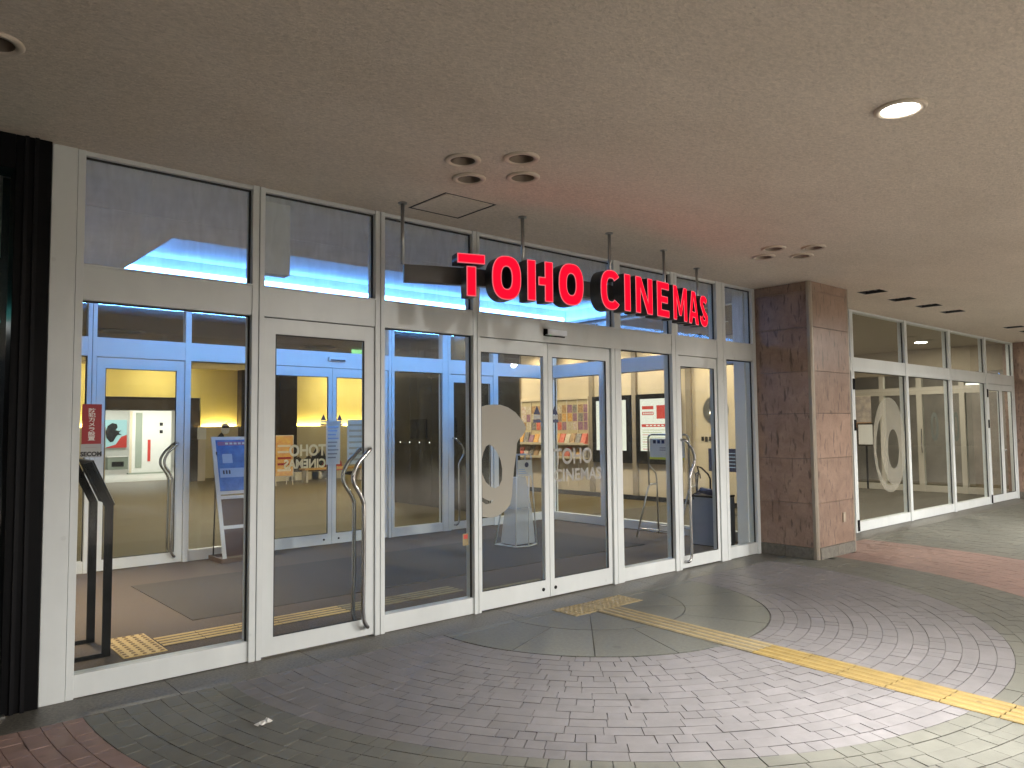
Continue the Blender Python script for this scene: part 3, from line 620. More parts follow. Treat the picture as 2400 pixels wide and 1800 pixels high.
# security sticker
sc = thing('security_sign', 'crimson security camera sticker with white lettering on the leftmost glass', 'sign', None, (1.072, 0.047, 0))
box('sign_sheet', CRIM, sc, -.053, .053, 0, .001, 1.478, 1.718)
box('maker_sheet', GREYST, sc, -.056, .056, 0, .001, 1.398, 1.4775)
me = text_mesh('sign_lettering', '防\n犯\nカ\nメ\nラ\n設\n置', .040, .0006, .0007, 'CENTER', 1.0, 1.02, 1.0)
for v in me.vertices: v.co.z *= .70
ob('sign_lettering', me, WHITEI, sc, (0, -.0008, 1.670))
me = text_mesh('maker_lettering', 'SECOM', .036, .0006, .0018, 'CENTER', 1.0, 0.98); ob('maker_lettering', me, BLACKI, sc, (0, -.0008, 1.406))
me = text_mesh('maker_lettering', '———', .012, .0006, .0, 'CENTER', 1.0, 1.8); ob('maker_lettering', me, CRIM, sc, (0, -.0008, 1.455))

# ------------------------------------------------------------------ HANGING SIGN on its curved band
SCX, SCY, SR = 4.92, 3.86, 4.55
SIGN = thing('cinema_sign', 'curved hanging sign of glowing red letters reading TOHO CINEMAS', 'sign', None, (SCX, -.69, H))
def on_arc(s, d):                      # s: length along the front faces, d: outwards from the band
    a = s / (SR + 0.2); return Vector((SCX + (SR + d) * math.sin(a), SCY - (SR + d) * math.cos(a), 0)), a
org = Vector((SCX, -.69, H))
bd = MB(); n = 40; A = []
for i in range(n + 1):
    s = -1.99 + 3.98 * i / n; A.append(on_arc(s, 0)[0]); 
ring = []
for i in range(n + 1):
    s = -1.99 + 3.98 * i / n; p, a = on_arc(s, 0.015); q, a = on_arc(s, -0.045)
    ring.append([(p.x - org.x, p.y - org.y, 2.655 - H), (q.x - org.x, q.y - org.y, 2.655 - H), (q.x - org.x, q.y - org.y, 2.785 - H), (p.x - org.x, p.y - org.y, 2.785 - H)])
for i in range(n): 
    b = len(bd.v); bd.v += ring[i] + ring[i + 1]; bd.f += [(b + k, b + (k + 1) % 4, b + 4 + (k + 1) % 4, b + 4 + k) for k in range(4)]
bd.f += [(0, 1, 2, 3)]; b = len(bd.v); bd.v += ring[n]; bd.f += [(b + 3, b + 2, b + 1, b)]
bm = bmesh.new(); me = bd.mesh('support_band'); bm.from_mesh(me); bmesh.ops.remove_doubles(bm, verts=bm.verts, dist=1e-5); bmesh.ops.recalc_face_normals(bm, faces=bm.faces); bm.to_mesh(me); bm.free()
ob('support_band', me, BAND, SIGN)
for xx, yy in ((3.055, -.30), (4.01, -.585), (4.94, -.685), (5.83, -.59), (6.784, -.29)):
    rd = ob('hanger_rod', MB().tube([(xx - org.x, yy - org.y, -.001), (xx - org.x, yy - org.y, 2.785 - H)], .0145, 12).mesh('hanger_rod', 0, True), STEEL, SIGN)
    ob('ceiling_flange', MB().lathe([(.001, -.001), (.034, -.001), (.034, -.010), (.016, -.012)], 20, (xx - org.x, yy - org.y, 0)).mesh('ceiling_flange'), STEEL, rd)
def sellipse(cx, cz, a, b, e=2.5, n=40, t0=0, t1=2 * PI, closed=True):
    out = []
    for i in range(n if closed else n + 1):
        t = t0 + (t1 - t0) * i / n; c, s = math.cos(t), math.sin(t)
        out.append((cx + a * math.copysign(abs(c) ** (2 / e), c), cz + b * math.copysign(abs(s) ** (2 / e), s)))
    return out
def stroke(path, w):
    L, R_ = [], []
    for i, p in enumerate(path):
        a = path[max(i - 1, 0)]; b = path[min(i + 1, len(path) - 1)]; dx, dz = b[0] - a[0], b[1] - a[1]; l = math.hypot(dx, dz) or 1
        L.append((p[0] - dz / l * w / 2, p[1] + dx / l * w / 2)); R_.append((p[0] + dz / l * w / 2, p[1] - dx / l * w / 2))
    return L + R_[::-1]
def rect(x0, x1, z0, z1): return [(x0, z0), (x1, z0), (x1, z1), (x0, z1)]
hh = 0.322; w2 = 0.078
def spath():
    P = []
    P += [(0.096 + 0 * i, .226) for i in range(0)]
    up = [(0.083 * math.cos(t), .2415 + .0435 * math.sin(t)) for t in [math.radians(18 + i * 16) for i in range(0, 13)]]
    lo = [(0.088 * math.cos(t), .0865 + .0485 * math.sin(t)) for t in [math.radians(78 - i * 16) for i in range(0, 18)]]
    return up + lo
def cpath(): return sellipse(0, hh / 2, .085, .133, 2.6, 30, math.radians(40), math.radians(320), False)
LET = [('T', (-1.623, -1.401)), ('O', (-1.348, -1.10)), ('H', (-1.047, -.81)), ('O', (-.756, -.505)), ('C', (-.315, -.078)), ('I', (-.033, .048)), ('N', (.115, .360)), ('E', (.430, .635)), ('M', (.712, .990)), ('A', (1.030, 1.278)), ('S', (1.338, 1.555))]
def letter(c, w):
    h = w / 2
    if c == 'T': return [rect(-h, h, hh - .076, hh), rect(-.039, .039, 0, hh - .094)]
    if c == 'O': return [sellipse(0, hh / 2, h, hh / 2 + .010, 2.5), sellipse(0, hh / 2, h - .081, hh / 2 - .076, 2.4)[::-1]]
    if c == 'H': return [rect(-h, -h + w2, 0, hh), [(h - w2, 0), (h, 0), (h, hh), (h - w2, hh), (h - w2, .196), (-h + w2 + .022, .196), (-h + w2 + .022, .126), (h - w2, .126)]]
    if c == 'C': return [stroke(cpath(), .074)]
    if c == 'I': return [rect(-h, h, 0, hh)]
    if c == 'N': return [[(-h, 0), (-h + .072, 0), (-h + .072, .20), (h - .078, 0), (h, 0), (h, hh), (h - .072, hh), (h - .072, .122), (-h + .078, hh), (-h, hh)]]
    if c == 'E': return [[(-h, 0), (h, 0), (h, .070), (-h + .076, .070), (-h + .076, .128), (h - .022, .128), (h - .022, .194), (-h + .076, .194), (-h + .076, hh - .070), (h, hh - .070), (h, hh), (-h, hh)]]
    if c == 'M': return [[(-h, 0), (-h + .066, 0), (-h + .066, .19), (-.022, .045), (.022, .045), (h - .066, .19), (h - .066, 0), (h, 0), (h, hh), (h - .068, hh), (0, .135), (-h + .068, hh), (-h, hh)]]
    if c == 'A': return [[(-h, 0), (-h + .074, 0), (-h + .092, .062), (h - .092, .062), (h - .074, 0), (h, 0), (.046, hh), (-.046, hh)], [(-.040, .122), (0, .248), (.040, .122)]]
    return [stroke(spath(), .070)]
for c, (s0, s1) in LET:
    sm_ = (s0 + s1) / 2; p, a = on_arc(sm_, 0.2); lp = letter(c, s1 - s0)
    body = curve_mesh('letter', lp, .125)
    o = ob('letter', body, DKMET, SIGN, (p.x - org.x - .0625 * math.sin(a), p.y - org.y + .0625 * math.cos(a), 2.534 - H), a)
    ob('letter_rim', curve_mesh('letter_rim', lp, .002), RIM, o, (0, -.0640, 0))
    fa, fb_ = curve_mesh('letter_face', lp, .003, -.0085), curve_mesh('letter_face', lp, .003, .0085)
    ext = lambda m_: max(v.co.x for v in m_.vertices) - min(v.co.x for v in m_.vertices)
    ob('letter_face', fa if ext(fa) < ext(fb_) else fb_, RED, o, (0, -.0665, 0))

# ------------------------------------------------------------------ STONE COLUMN
CLM = thing('stone_column', 'brown granite clad column with steel corner trims and grey plinth', 'column', None, (8.885, -.28, 0))
ox, oy = 8.885, -.28
X0, X1, Y0, Y1 = 8.40, 9.37, -.72, .20
box('core', GAP, CLM, X0 + .03 - ox, X1 - .03 - ox, Y0 + .03 - oy, Y1 - oy, 0.001, H - .001)
zs = [0.135, .645, 1.163, 1.693, 2.19, 2.71, 3.14, H - .002]
for i in range(7):
    a, b = zs[i] + .002, zs[i + 1] - .002
    box('stone_panel', STONE, CLM, X0 + .055 - ox, X1 - .055 - ox, Y0 - oy, Y0 + .028 - oy, a, b, .0015)
    box('stone_panel', STONE, CLM, X0 - ox, X0 + .028 - ox, Y0 + .055 - oy, Y1 - oy, a, b, .0015)
    box('stone_panel', STONE, CLM, X1 - .028 - ox, X1 - ox, Y0 + .055 - oy, Y1 - oy, a, b, .0015)
trimm = pbr('bronze_corner_trim', (0.30, 0.26, 0.21), 0.4, metal=0.4, var=0.06)
for xa, sg in ((X0, 1), (X1, -1)):
    t = MB().prism([(xa - ox, Y0 + .052 - oy, .002), (xa - ox, Y0 + .018 - oy, .002), (xa + sg * .018 - ox, Y0 - oy, .002), (xa + sg * .052 - ox, Y0 - oy, .002), (xa + sg * .052 - ox, Y0 + .05 - oy, .002)],
                   [(xa - ox, Y0 + .052 - oy, H - .002), (xa - ox, Y0 + .018 - oy, H - .002), (xa + sg * .018 - ox, Y0 - oy, H - .002), (xa + sg * .052 - ox, Y0 - oy, H - .002), (xa + sg * .052 - ox, Y0 + .05 - oy, H - .002)])
    ob('corner_trim', t.mesh('corner_trim'), trimm, CLM)
for k, (xa, xb, ya, yb) in enumerate(((X0 + .056, 8.87, Y0 - .010, Y0 + .03), (8.874, X1 - .056, Y0 - .010, Y0 + .03), (X0 - .010, X0 + .03, Y0 + .056, -.32), (X0 - .010, X0 + .03, -.316, Y1))):
    box('plinth_block', PLINTH, CLM, xa - ox, xb - ox, ya - oy, yb - oy, 0.001, .133, .003)
pl = box('outlet_cover', PILAST, CLM, 9.02 - ox, 9.085 - ox, Y0 - .014 - oy, Y0 - .0005 - oy, .385, .50, .004); pl['label'] = 'small bronze outlet cover'

# ------------------------------------------------------------------ black shop front at the far left
NB = thing('black_shop_front', 'black framed shop front at the left edge with pale curtain behind glass', 'shop front', None, (0.7, 0, 0))
box('post', BLACK, NB, -.062, .117, -.03, .16, 0.0, H - .001, .003)
box('post_fin', BLACKS, NB, .03, .05, -.042, -.0305, 0.0, H - .001)
box('post_fin', BLACKS, NB, -.02, .0, -.042, -.0305, 0.0, H - .001)
box('header', BLACK, NB, -2.4, -.063, -.03, .16, 3.05, H - .001, .003)
box('base_rail', BLACK, NB, -2.4, -.063, -.03, .16, 0.0, .075, .003)
box('threshold', STEEL, NB, -2.4, -.04, -.075, -.031, 0.0, .012)
pane(NB, 'glass_pane', -2.4, -.064, .076, 3.049, .05)
cv = MB(); P = []
for i in range(60):
    xx = -1.2 + i * .019; P.append((xx, .33 + .02 * math.sin(i * 1.7)))
for a, b in zip(P, P[1:]): cv.poly([(a[0], a[1], 2.62), (b[0], b[1], 2.60), (b[0], b[1], 3.2), (a[0], a[1], 3.2)], [(0, 1, 2, 3)])
cu = ob('pleated_curtain', cv.mesh('pleated_curtain', 0, True), CURT); tag(cu, 'pale pleated curtain hanging behind the black framed glass', 'curtain'); cu.location = (.7, 0, 0)
sm = cu.modifiers.new('thick', 'SOLIDIFY'); sm.thickness = .003
tl = thing('teal_lamp', 'teal and white glowing lamp behind the black framed glass', 'lamp', None, (.50, .42, 2.16))
ob('shade', MB().lathe([(0.001, .17), (.05, .165), (.10, .14), (.135, .09), (.14, .06)], 24).mesh('shade', 0, True), TEAL, tl)
ob('bulb', MB().lathe([(.13, .055), (.09, .02), (0.001, 0)], 24).mesh('bulb', 0, True), WLAMP, tl)
ob('cord', MB().tube([(0, 0, .17), (0, 0, 1.09)], .006, 6).mesh('cord'), BLACK, tl)
struct(ob('shop_wall', MB().box(-2.2, .80, .9, .95, 0, H).mesh('shop_wall'), pbr('shop_dark_wall', (.02, .022, .03), .6)))
# ------------------------------------------------------------------ VESTIBULE
YI = 4.35; XS = 9.03
struct(box('vestibule_floor', CARPET, None, 0.80, XS + .03, 0.141, YI + .05, -0.05, 0.001))
struct(box('entrance_mat', MATM, None, 2.13, 7.9, 1.41, 3.25, 0.0012, 0.007))
struct(box('vestibule_wall', VCEIL, None, 0.80, 0.90, 0.135, YI + .06, 0.001, H + .3))
vc = struct(ob('vestibule_ceiling', MB().box(.9, XS + .1, .105, 1.244, H, H + .02).box(.9, XS + .1, 1.256, 1.86, H, H + .02).box(.9, XS + .1, 3.82, YI + .12, H, H + .02).box(.9, 2.06, 1.86, 3.82, H, H + .02).box(8.90, XS + .1, 1.86, 3.82, H, H + .02).mesh('vestibule_ceiling'), VCEIL))
box('shadow_gap', GAP, vc, .9, XS + .1, 1.2, 1.3, H + .022, H + .03)
RX0, RX1, RY0, RY1 = 2.06, 8.90, 1.86, 3.82
PK = .15; RT = H + .27
cv = MB().box(RX0 - PK, RX1 + PK, RY0 - PK - .02, RY0 - PK, H + .02, RT).box(RX0 - PK, RX1 + PK, RY1 + PK, RY1 + PK + .02, H + .02, RT).box(RX0 - PK - .02, RX0 - PK, RY0 - PK, RY1 + PK, H + .02, RT).box(RX1 + PK, RX1 + PK + .02, RY0 - PK, RY1 + PK, H + .02, RT)
ob('cove_wall', cv.mesh('cove_wall'), COVE, vc)
box('cove_top', COVE, vc, RX0 - PK, RX1 + PK, RY0 - PK, RY1 + PK, RT, RT + .02)
lp = MB().box(RX0 - .018, RX1 + .018, RY0 - .018, RY0, H - .001, H + .065).box(RX0 - .018, RX1 + .018, RY1, RY1 + .018, H - .001, H + .065).box(RX0 - .018, RX0, RY0, RY1, H - .001, H + .065).box(RX1, RX1 + .018, RY0, RY1, H - .001, H + .065)
ob('cove_lip', lp.mesh('cove_lip'), COVE, vc)
cl = thing('cove_light', 'blue white light strips hidden in the ceiling recess of the vestibule', 'cove light', None, (5.5, 2.8, H))
for x0, x1, y0, y1 in ((RX0 - .1, RX1 + .1, RY1 + .06, RY1 + .10), (RX0 - .1, RX1 + .1, RY0 - .10, RY0 - .06), (RX0 - .10, RX0 - .06, RY0 - .05, RY1 + .05), (RX1 + .06, RX1 + .10, RY0 - .05, RY1 + .05)):
    near = y0 < RY0 - .09
    if near: box('light_strip', LEDN, cl, x0 - 5.5, x1 - 5.5, RY0 - PK + .002 - 2.8, RY0 - PK + .012 - 2.8, .15, .19)
    elif y0 > RY1: box('light_strip', LEDB, cl, x0 - 5.5, x1 - 5.5, RY1 + PK - .012 - 2.8, RY1 + PK - .002 - 2.8, .09, .15)
    else: box('light_strip', LEDB, cl, x0 - 5.5, x1 - 5.5, y0 - 2.8, y1 - 2.8, .022, .034)
bx_ = thing('ceiling_boxing', 'square plaster boxing hanging from the vestibule ceiling behind the left hinged door', 'ceiling boxing', None, (2.2, .42, H))
box('boxing_face', VCEIL, bx_, .03, .24, -.12, -.02, -.54, -.001, .003)
# tactile line inside
IDOT = pbr('worn_tactile_dot', (0.26, 0.16, 0.07), 0.6)  # dots coloured darker than the tile, their shade put into the brown
struct(tactile(1.57, .655, 0, .30, .29, 0, 1, ITAC, IDOT, None, 'tactile_tile', .002))
struct(tactile(1.57, .957, 0, .30, .29, 0, 1, ITAC, IDOT, None, 'tactile_tile', .002))
for i in range(9):
    struct(tactile(1.72 + .302 * i, .915, -PI / 2, .30, .29, 4, 0, CARPET, ITAC if i < 5 else FTAC, None, 'tactile_tile', .002))
for i in range(3): struct(tactile(4.62 + .29 * i, .42, 0, .30, .285, 0, 1, FTAC, FTAC, None, 'tactile_tile', .002))

vl = thing('vestibule_downlight', 'added warm fill lamp hidden in the left end of the vestibule ceiling', 'ceiling light', None, (1.25, 2.4, H))  # unseen lamp added behind the end post to brighten the floor
ob('trim_ring', MB().lathe([(.09, -.001), (.11, -.004), (.10, -.01), (.085, -.006)], 24).mesh('trim_ring'), pbr_trim, vl)
spot((1.25, 2.4, H - .03), 620, (1, .84, .62), 84, 1.0, .08, (.12, .1, -1))
# inner partition
INP = thing('inner_glass_partition', 'white inner glass partition at the back of the vestibule with its own doors', 'glass partition', None, (0, YI, 0))
HB0, HB1 = 2.40, 2.615
def ipost(p, x0, x1, z1=H - .001, g=None): mullion(p, x0, x1, 0.002, z1, FRAMEI, 0, .11, g)
for x0, x1, g in ((.905, .95, None), (1.92, 2.01, 1.965), (2.966, 3.034, None), (3.95, 4.03, None), (5.80, 5.90, 5.85), (6.76, 6.915, 6.86), (7.765, 7.863, None), (8.90, 9.08, None)): ipost(INP, x0, x1, g=g)
ib = [(.95, 1.92), (2.01, 2.966), (3.034, 3.95), (4.03, 5.80), (5.90, 6.76), (6.915, 7.765), (7.863, 8.90)]
for i, (x0, x1) in enumerate(ib):
    box('transom_beam', FRAMEI, INP, x0, x1, .003, .105, HB0, HB1, .002)
    pane(INP, 'transom_pane', x0 + .001, x1 - .001, HB1 + .001, H - .031, .055, GLASSI)
    box('head_rail', FRAMEI, INP, x0, x1, .006, .10, H - .03, H - .002)
for i in (0, 2, 4, 6): fixed_bay(INP, ib[i][0], ib[i][1], 0, HB0, .13, FRAMEI)
a = leaf(INP, 'hinged_door', 2.016, 2.960, .01, HB0 - .012, .088, .118, .12, FRAMEI, .012)
pull_handle(a, 2.90, -1, .012, -1, 0); pull_handle(a, 2.90, -1, .052, 1, 0)
a = leaf(INP, 'hinged_door', 6.920, 7.760, .01, HB0 - .012, .055, .118, .12, FRAMEI, .012)
pull_handle(a, 6.95, 1, .012, -1, 0)
il = leaf(INP, 'sliding_door', 4.036, 4.914, .01, HB0 - .006, .058, .12, .14, FRAMEI, .02)
ir = leaf(INP, 'sliding_door', 4.920, 5.795, .01, HB0 - .006, .058, .12, .14, FRAMEI, .02)
film_text(il, 'TOHO', 4.83, 1.212, .205, .0335, FROSTI, .86, off=.007, mirror=True)
film_text(il, 'CINEMAS', 4.83, 1.05, .16, .0335, FROSTI, .90, off=.006, mirror=True)
tri_sticker(il, 4.792, 1.682, .0335, NAVY); tri_sticker(ir, 5.035, 1.682, .0335, NAVY)
for s_, xx in ((il, 4.80), (ir, 5.02)):
    ob('floor_lock', MB().lathe([(0.001, 0), (.014, 0), (.014, .004)], 14).mesh('floor_lock'), BLACK, s_, (xx, 0.0185, .075)).rotation_euler = (PI / 2, 0, 0)
nt = thing('paper_notice', 'white paper notice taped over the meeting stiles of the inner sliding doors', 'notice', None, (4.93, YI, 1.38))
box('paper_sheet', PAPERT, nt, -.105, .105, .0155, .0175, -.30, .295)
for k in range(9): box('print_line', LBLUE if k < 4 else GREYST, nt, -.08, .08 - .02 * (k % 3), .0140, .0152, .2 - k * .052, .218 - k * .052)
n2 = thing('paper_notice', 'larger pale paper notice on the right leaf of the inner sliding doors', 'notice', None, (5.28, YI, 1.38))
box('paper_sheet', PAPERT, n2, -.12, .18, .047, .049, -.31, .31)
for k in range(7): box('print_line', CREAM, n2, -.09, .15 - .03 * (k % 2), .0455, .0467, .22 - k * .08, .25 - k * .08)
s2 = thing('door_sensor', 'small blue lit motion sensor above the inner sliding doors', 'sensor', None, (4.965, YI, 2.515))
box('sensor_case', SENS, s2, -.13, .13, -.045, .002, -.026, .028, .006); box('sensor_window', BLACK, s2, -.11, .11, -.0465, -.0452, -.020, -.004)
# side partition, runs along y at the right end
SDP = thing('side_glass_partition', 'white glass partition closing the right end of the vestibule', 'glass partition', None, (XS + .055, 0, 0), PI / 2)
for y0, y1, g in ((.42, .52, None), (1.70, 1.80, None), (2.98, 3.165, 3.09), (4.24, 4.345, None)): ipost(SDP, y0, y1, g=g)
for y0, y1 in ((.52, 1.70), (1.80, 2.98), (3.165, 4.24)):
    box('transom_beam', FRAMEI, SDP, y0, y1, .003, .105, HB0, HB1, .002); pane(SDP, 'transom_pane', y0 + .001, y1 - .001, HB1 + .001, H - .031)
    box('head_rail', FRAMEI, SDP, y0, y1, .006, .10, H - .03, H - .002); fixed_bay(SDP, y0, y1, 0, HB0, .135, FRAMEI)

# ---- things standing in the vestibule
LS = thing('lectern_stand', 'black bent bar lectern stand just inside the leftmost glass', 'sign stand', None, (1.35, 1.03, 0))
for yy in (-.23, .23):
    ob('leg', MB().box(-.028, .028, yy - .006, yy + .006, .012, 1.03).mesh('leg', .002), BLACKS, LS)
    t = MB().prism([(.028, yy - .006, 1.03), (.028, yy + .006, 1.03), (-.028, yy + .006, 1.03), (-.028, yy - .006, 1.03)], [(-.115, yy - .006, 1.345), (-.115, yy + .006, 1.345), (-.17, yy + .006, 1.33), (-.17, yy - .006, 1.33)])
    ob('sloping_arm', t.mesh('sloping_arm'), BLACKS, LS)
    ob('foot', MB().box(-.30, .028, yy - .006, yy + .006, 0.001, .03).mesh('foot', .002), BLACKS, LS)
ob('foot_bar', MB().box(-.31, -.26, -.224, .224, 0.001, .012).mesh('foot_bar', .002), BLACKS, LS)
ob('sloping_panel', MB().prism([(.032, -.22, 1.035), (.032, .22, 1.035), (-.11, .22, 1.35), (-.11, -.22, 1.35)], [(.040, -.22, 1.040), (.040, .22, 1.040), (-.102, .22, 1.356), (-.102, -.22, 1.356)]).mesh('sloping_panel'), BLACKS, LS)
ob('notice_sheet', MB().prism([(.0415, -.20, 1.048), (.0415, .20, 1.048), (-.099, .20, 1.354), (-.099, -.20, 1.354)], [(.0435, -.20, 1.049), (.0435, .20, 1.049), (-.097, .20, 1.355), (-.097, -.20, 1.355)]).mesh('notice_sheet'), WHITEP, LS)

AB = thing('poster_stand', 'white framed poster stand with blue poster leaning by the inner partition', 'poster stand', None, (3.57, 4.05, 0))
def slopex(z): return -.145 + .25 * z / 1.48, -.075 + .075 * (1 - z / 1.48)   # y offset, x inset
def ab_strip(name, mat, x0, x1, z0, z1, th=.018, push=0.0):
    y0 = -.115 + .25 * z0 / 1.48 - push; y1 = -.115 + .25 * z1 / 1.48 - push; s0 = -.075 * (z0 / 1.48); s1 = -.075 * (z1 / 1.48)
    return ob(name, MB().prism([(x0 + s0, y0, z0), (x1 + s0, y0, z0), (x1 + s1, y1, z1), (x0 + s1, y1, z1)], [(x0 + s0, y0 + th, z0), (x1 + s0, y0 + th, z0), (x1 + s1, y1 + th, z1), (x0 + s1, y1 + th, z1)]).mesh(name), mat, AB)
ab_strip('stile', WSTEEL, -.27, -.225, .04, 1.48); ab_strip('stile', WSTEEL, .225, .27, .04, 1.48)
for z in (1.44, .79, .735, .385): ab_strip('rail', WSTEEL, -.224, .224, z, z + .038, .016, -.001)
ab_strip('poster', BLUEP, -.222, .222, .83, 1.438, .004, -.006)
ab_strip('poster_band', PURP, -.20, .222, 1.372, 1.418, .001, -.0045)
for k in range(6): ab_strip('poster_lettering', WHITEI, -.11 + k * .052, -.075 + k * .052, 1.384, 1.406, .0008, -.003)
ab_strip('poster_picture', LBLUE, -.16, -.04, 1.16, 1.27, .001, -.0045)
ab_strip('poster_panel', LBLUE, -.205, .21, .99, 1.10, .001, -.0045)
for k in range(3): ab_strip('poster_lettering', NAVY, -.17 + k * .035, -.15 + k * .035, 1.03, 1.075, .0008, -.003)
ab_strip('lower_board', BROWNB, -.222, .222, .424, .734, .004, -.008); ab_strip('lower_board', BROWNB, -.222, .222, .07, .384, .004, -.008)
for x_ in (-.24, .24): ob('rear_leg', MB().tube([(x_ - .05, .10, 1.3), (x_ - .02, .25, .05)], .009, 8).mesh('rear_leg'), DKMET, AB)
tr = MB().box(-.31, .31, -.16, .27, .004, .02).box(-.31, .31, -.16, -.145, .02, .055).box(-.31, .31, .255, .27, .02, .055).box(-.31, -.295, -.145, .255, .02, .055).box(.295, .31, -.145, .255, .02, .055)
ob('base_tray', tr.mesh('base_tray'), WOODT, AB)

UB = thing('umbrella_bag_stand', 'white wire umbrella bag stand with clear plastic bags behind the sliding doors', 'umbrella stand', None, (6.68, 2.55, 0))
ob('base_loop', MB().tube([(-.21, .22, .012), (-.17, -.15, .012), (0.0, -.21, .012), (.20, -.15, .012), (.24, .22, .012)], .011, 8, True).mesh('base_loop', 0, True), WSTEEL, UB)
for p, q in (((-.17, -.15, .015), (-.09, -.10, 1.2)), ((.20, -.15, .015), (.15, -.10, 1.2)), ((-.21, .22, .015), (-.08, .02, 1.2)), ((.24, .22, .015), (.16, .02, 1.2)), ((0.0, -.21, .015), (.09, -.13, .95))):
    ob('upright', MB().tube([p, q], .009, 8).mesh('upright', 0, True), WSTEEL, UB)
ob('top_bar', MB().tube([(-.09, -.10, 1.2), (.15, -.10, 1.2), (.16, .02, 1.2), (-.08, .02, 1.2)], .009, 8, True).mesh('top_bar', 0, True), WSTEEL, UB)
box('notice_board', WHITEP, UB, -.095, .145, -.125, -.112, .915, 1.13)
ob('notice_emblem', curve_mesh('notice_emblem', [circ(0, 0, .034, 20)], .001), NAVY, UB, (.055, -.1265, 1.065))
for k in range(3): box('notice_line', LBLUE, UB, -.08, .06 - k * .02, -.1265, -.1255, .95 + k * .025, .96 + k * .025)
bag = MB()
for nm, z0, z1, a, b in (('u', .50, .90, .13, .075), ('l', .03, .49, .165, .135)):
    B = MB(); B.prism([(-a, -a * .8, z0), (a + .03, -a * .8, z0), (a + .03, a, z0), (-a, a, z0)], [(-b + .02, -b * .8, z1), (b + .03, -b * .8, z1), (b + .03, b, z1), (-b + .02, b, z1)])
    ob('plastic_bag', B.mesh('plastic_bag', .01), BAGM, UB)

SG = thing('steel_sign_stand', 'bent steel tube sign stand with notice and yellow strip behind fixed glass', 'sign stand', None, (8.60, 1.55, 0))
ob('loop_frame', MB().tube([(.02, -.35, .72)] + arc_pts((.02, -.29, 1.38), .06, PI, PI / 2, 6, ((0, 1, 0), (0, 0, 1))) + arc_pts((.02, .29, 1.38), .06, PI / 2, 0, 6, ((0, 1, 0), (0, 0, 1))) + [(.02, .35, .72)], .013, 10).mesh('loop_frame', 0, True), STEEL, SG)
for yy in (-.35, .35):
    ob('bent_leg', MB().tube([(.02, yy, 1.0), (.10, yy, .95), (.18, yy, .88), (.20, yy, .78), (.22, yy, .012)], .012, 8).mesh('bent_leg', 0, True), STEEL, SG)
    ob('splayed_leg', MB().tube([(.20, yy, .73), (.05, yy, .73), (.0, yy, .68), (-.27, yy, .012)], .012, 8).mesh('splayed_leg', 0, True), STEEL, SG)
ob('low_rail', MB().tube([(-.22, -.35, .13), (-.22, .35, .13)], .009, 8).mesh('low_rail'), STEEL, SG); ob('low_rail', MB().tube([(.22, -.35, .13), (.22, .35, .13)], .009, 8).mesh('low_rail'), STEEL, SG)
box('notice_panel', WHITEP, SG, -.012, .004, -.30, .30, 1.09, 1.385)
box('yellow_strip', YELP, SG, -.0145, -.0125, -.30, .30, 1.092, 1.122)
for k in range(5): box('notice_lettering', NAVY, SG, -.0145, -.0125, .235 - k * .075 - .05, .235 - k * .075, 1.315, 1.365)
for k in range(2): box('notice_line', NAVY, SG, -.0145, -.0125, -.05, .12, 1.25 - k * .03, 1.258 - k * .03)

BN = thing('umbrella_bin', 'grey blue box bin with black liner beside the right hinged door', 'bin', None, (8.56, .80, 0))
box('bin_body', BINM, BN, -.19, .19, -.215, .225, .012, .625, .006); box('bin_rim', BLACKS, BN, -.195, .195, -.22, .23, .626, .650, .004); box('bin_foot', BLACK, BN, -.18, .18, -.205, .215, .001, .0115)
ob('bin_hoop', MB().tube([(-.05, .20, .655), (-.05, .20, .78), (-.05, .17, .95), (-.05, .19, 1.02), (-.05, .12, 1.0), (-.05, .02, .92), (-.05, -.01, .86), (-.05, -.01, .70), (-.05, .02, .66)], .012, 8).mesh('bin_hoop', 0, True), BLACK, BN)
um = thing('umbrella', 'folded navy umbrella with black hooked handle standing in the bin', 'umbrella', None, (8.50, .98, .3))
ob('hook_handle', MB().tube([(0, .02, .34), (0, .03, .58)] + arc_pts((0, -.005, .60), .035, 0, PI, 8, ((0, 1, 0), (0, 0, 1))) + [(0, -.045, .56)], .009, 8).mesh('hook_handle', 0, True), BLACK, um)
ob('folded_cloth', MB().lathe([(.006, -.2), (.03, .0), (.045, .2), (.06, .33), (.035, .37), (.01, .40)], 9, (0, 0, 0)).mesh('folded_cloth'), NAVY, um)
u3 = thing('umbrella', 'short navy folding umbrella lying over the rim of the bin', 'umbrella', None, (8.46, .80, .66))
ob('folded_cloth', MB().tube([(0, .10, .05), (-.01, 0, .04), (0, -.12, .02)], .045, 7).mesh('folded_cloth'), NAVY, u3)
ob('strap', MB().tube([(-.03, .10, .05), (-.16, .12, .0), (-.17, .10, -.06)], .008, 6).mesh('strap'), BLACK, u3)

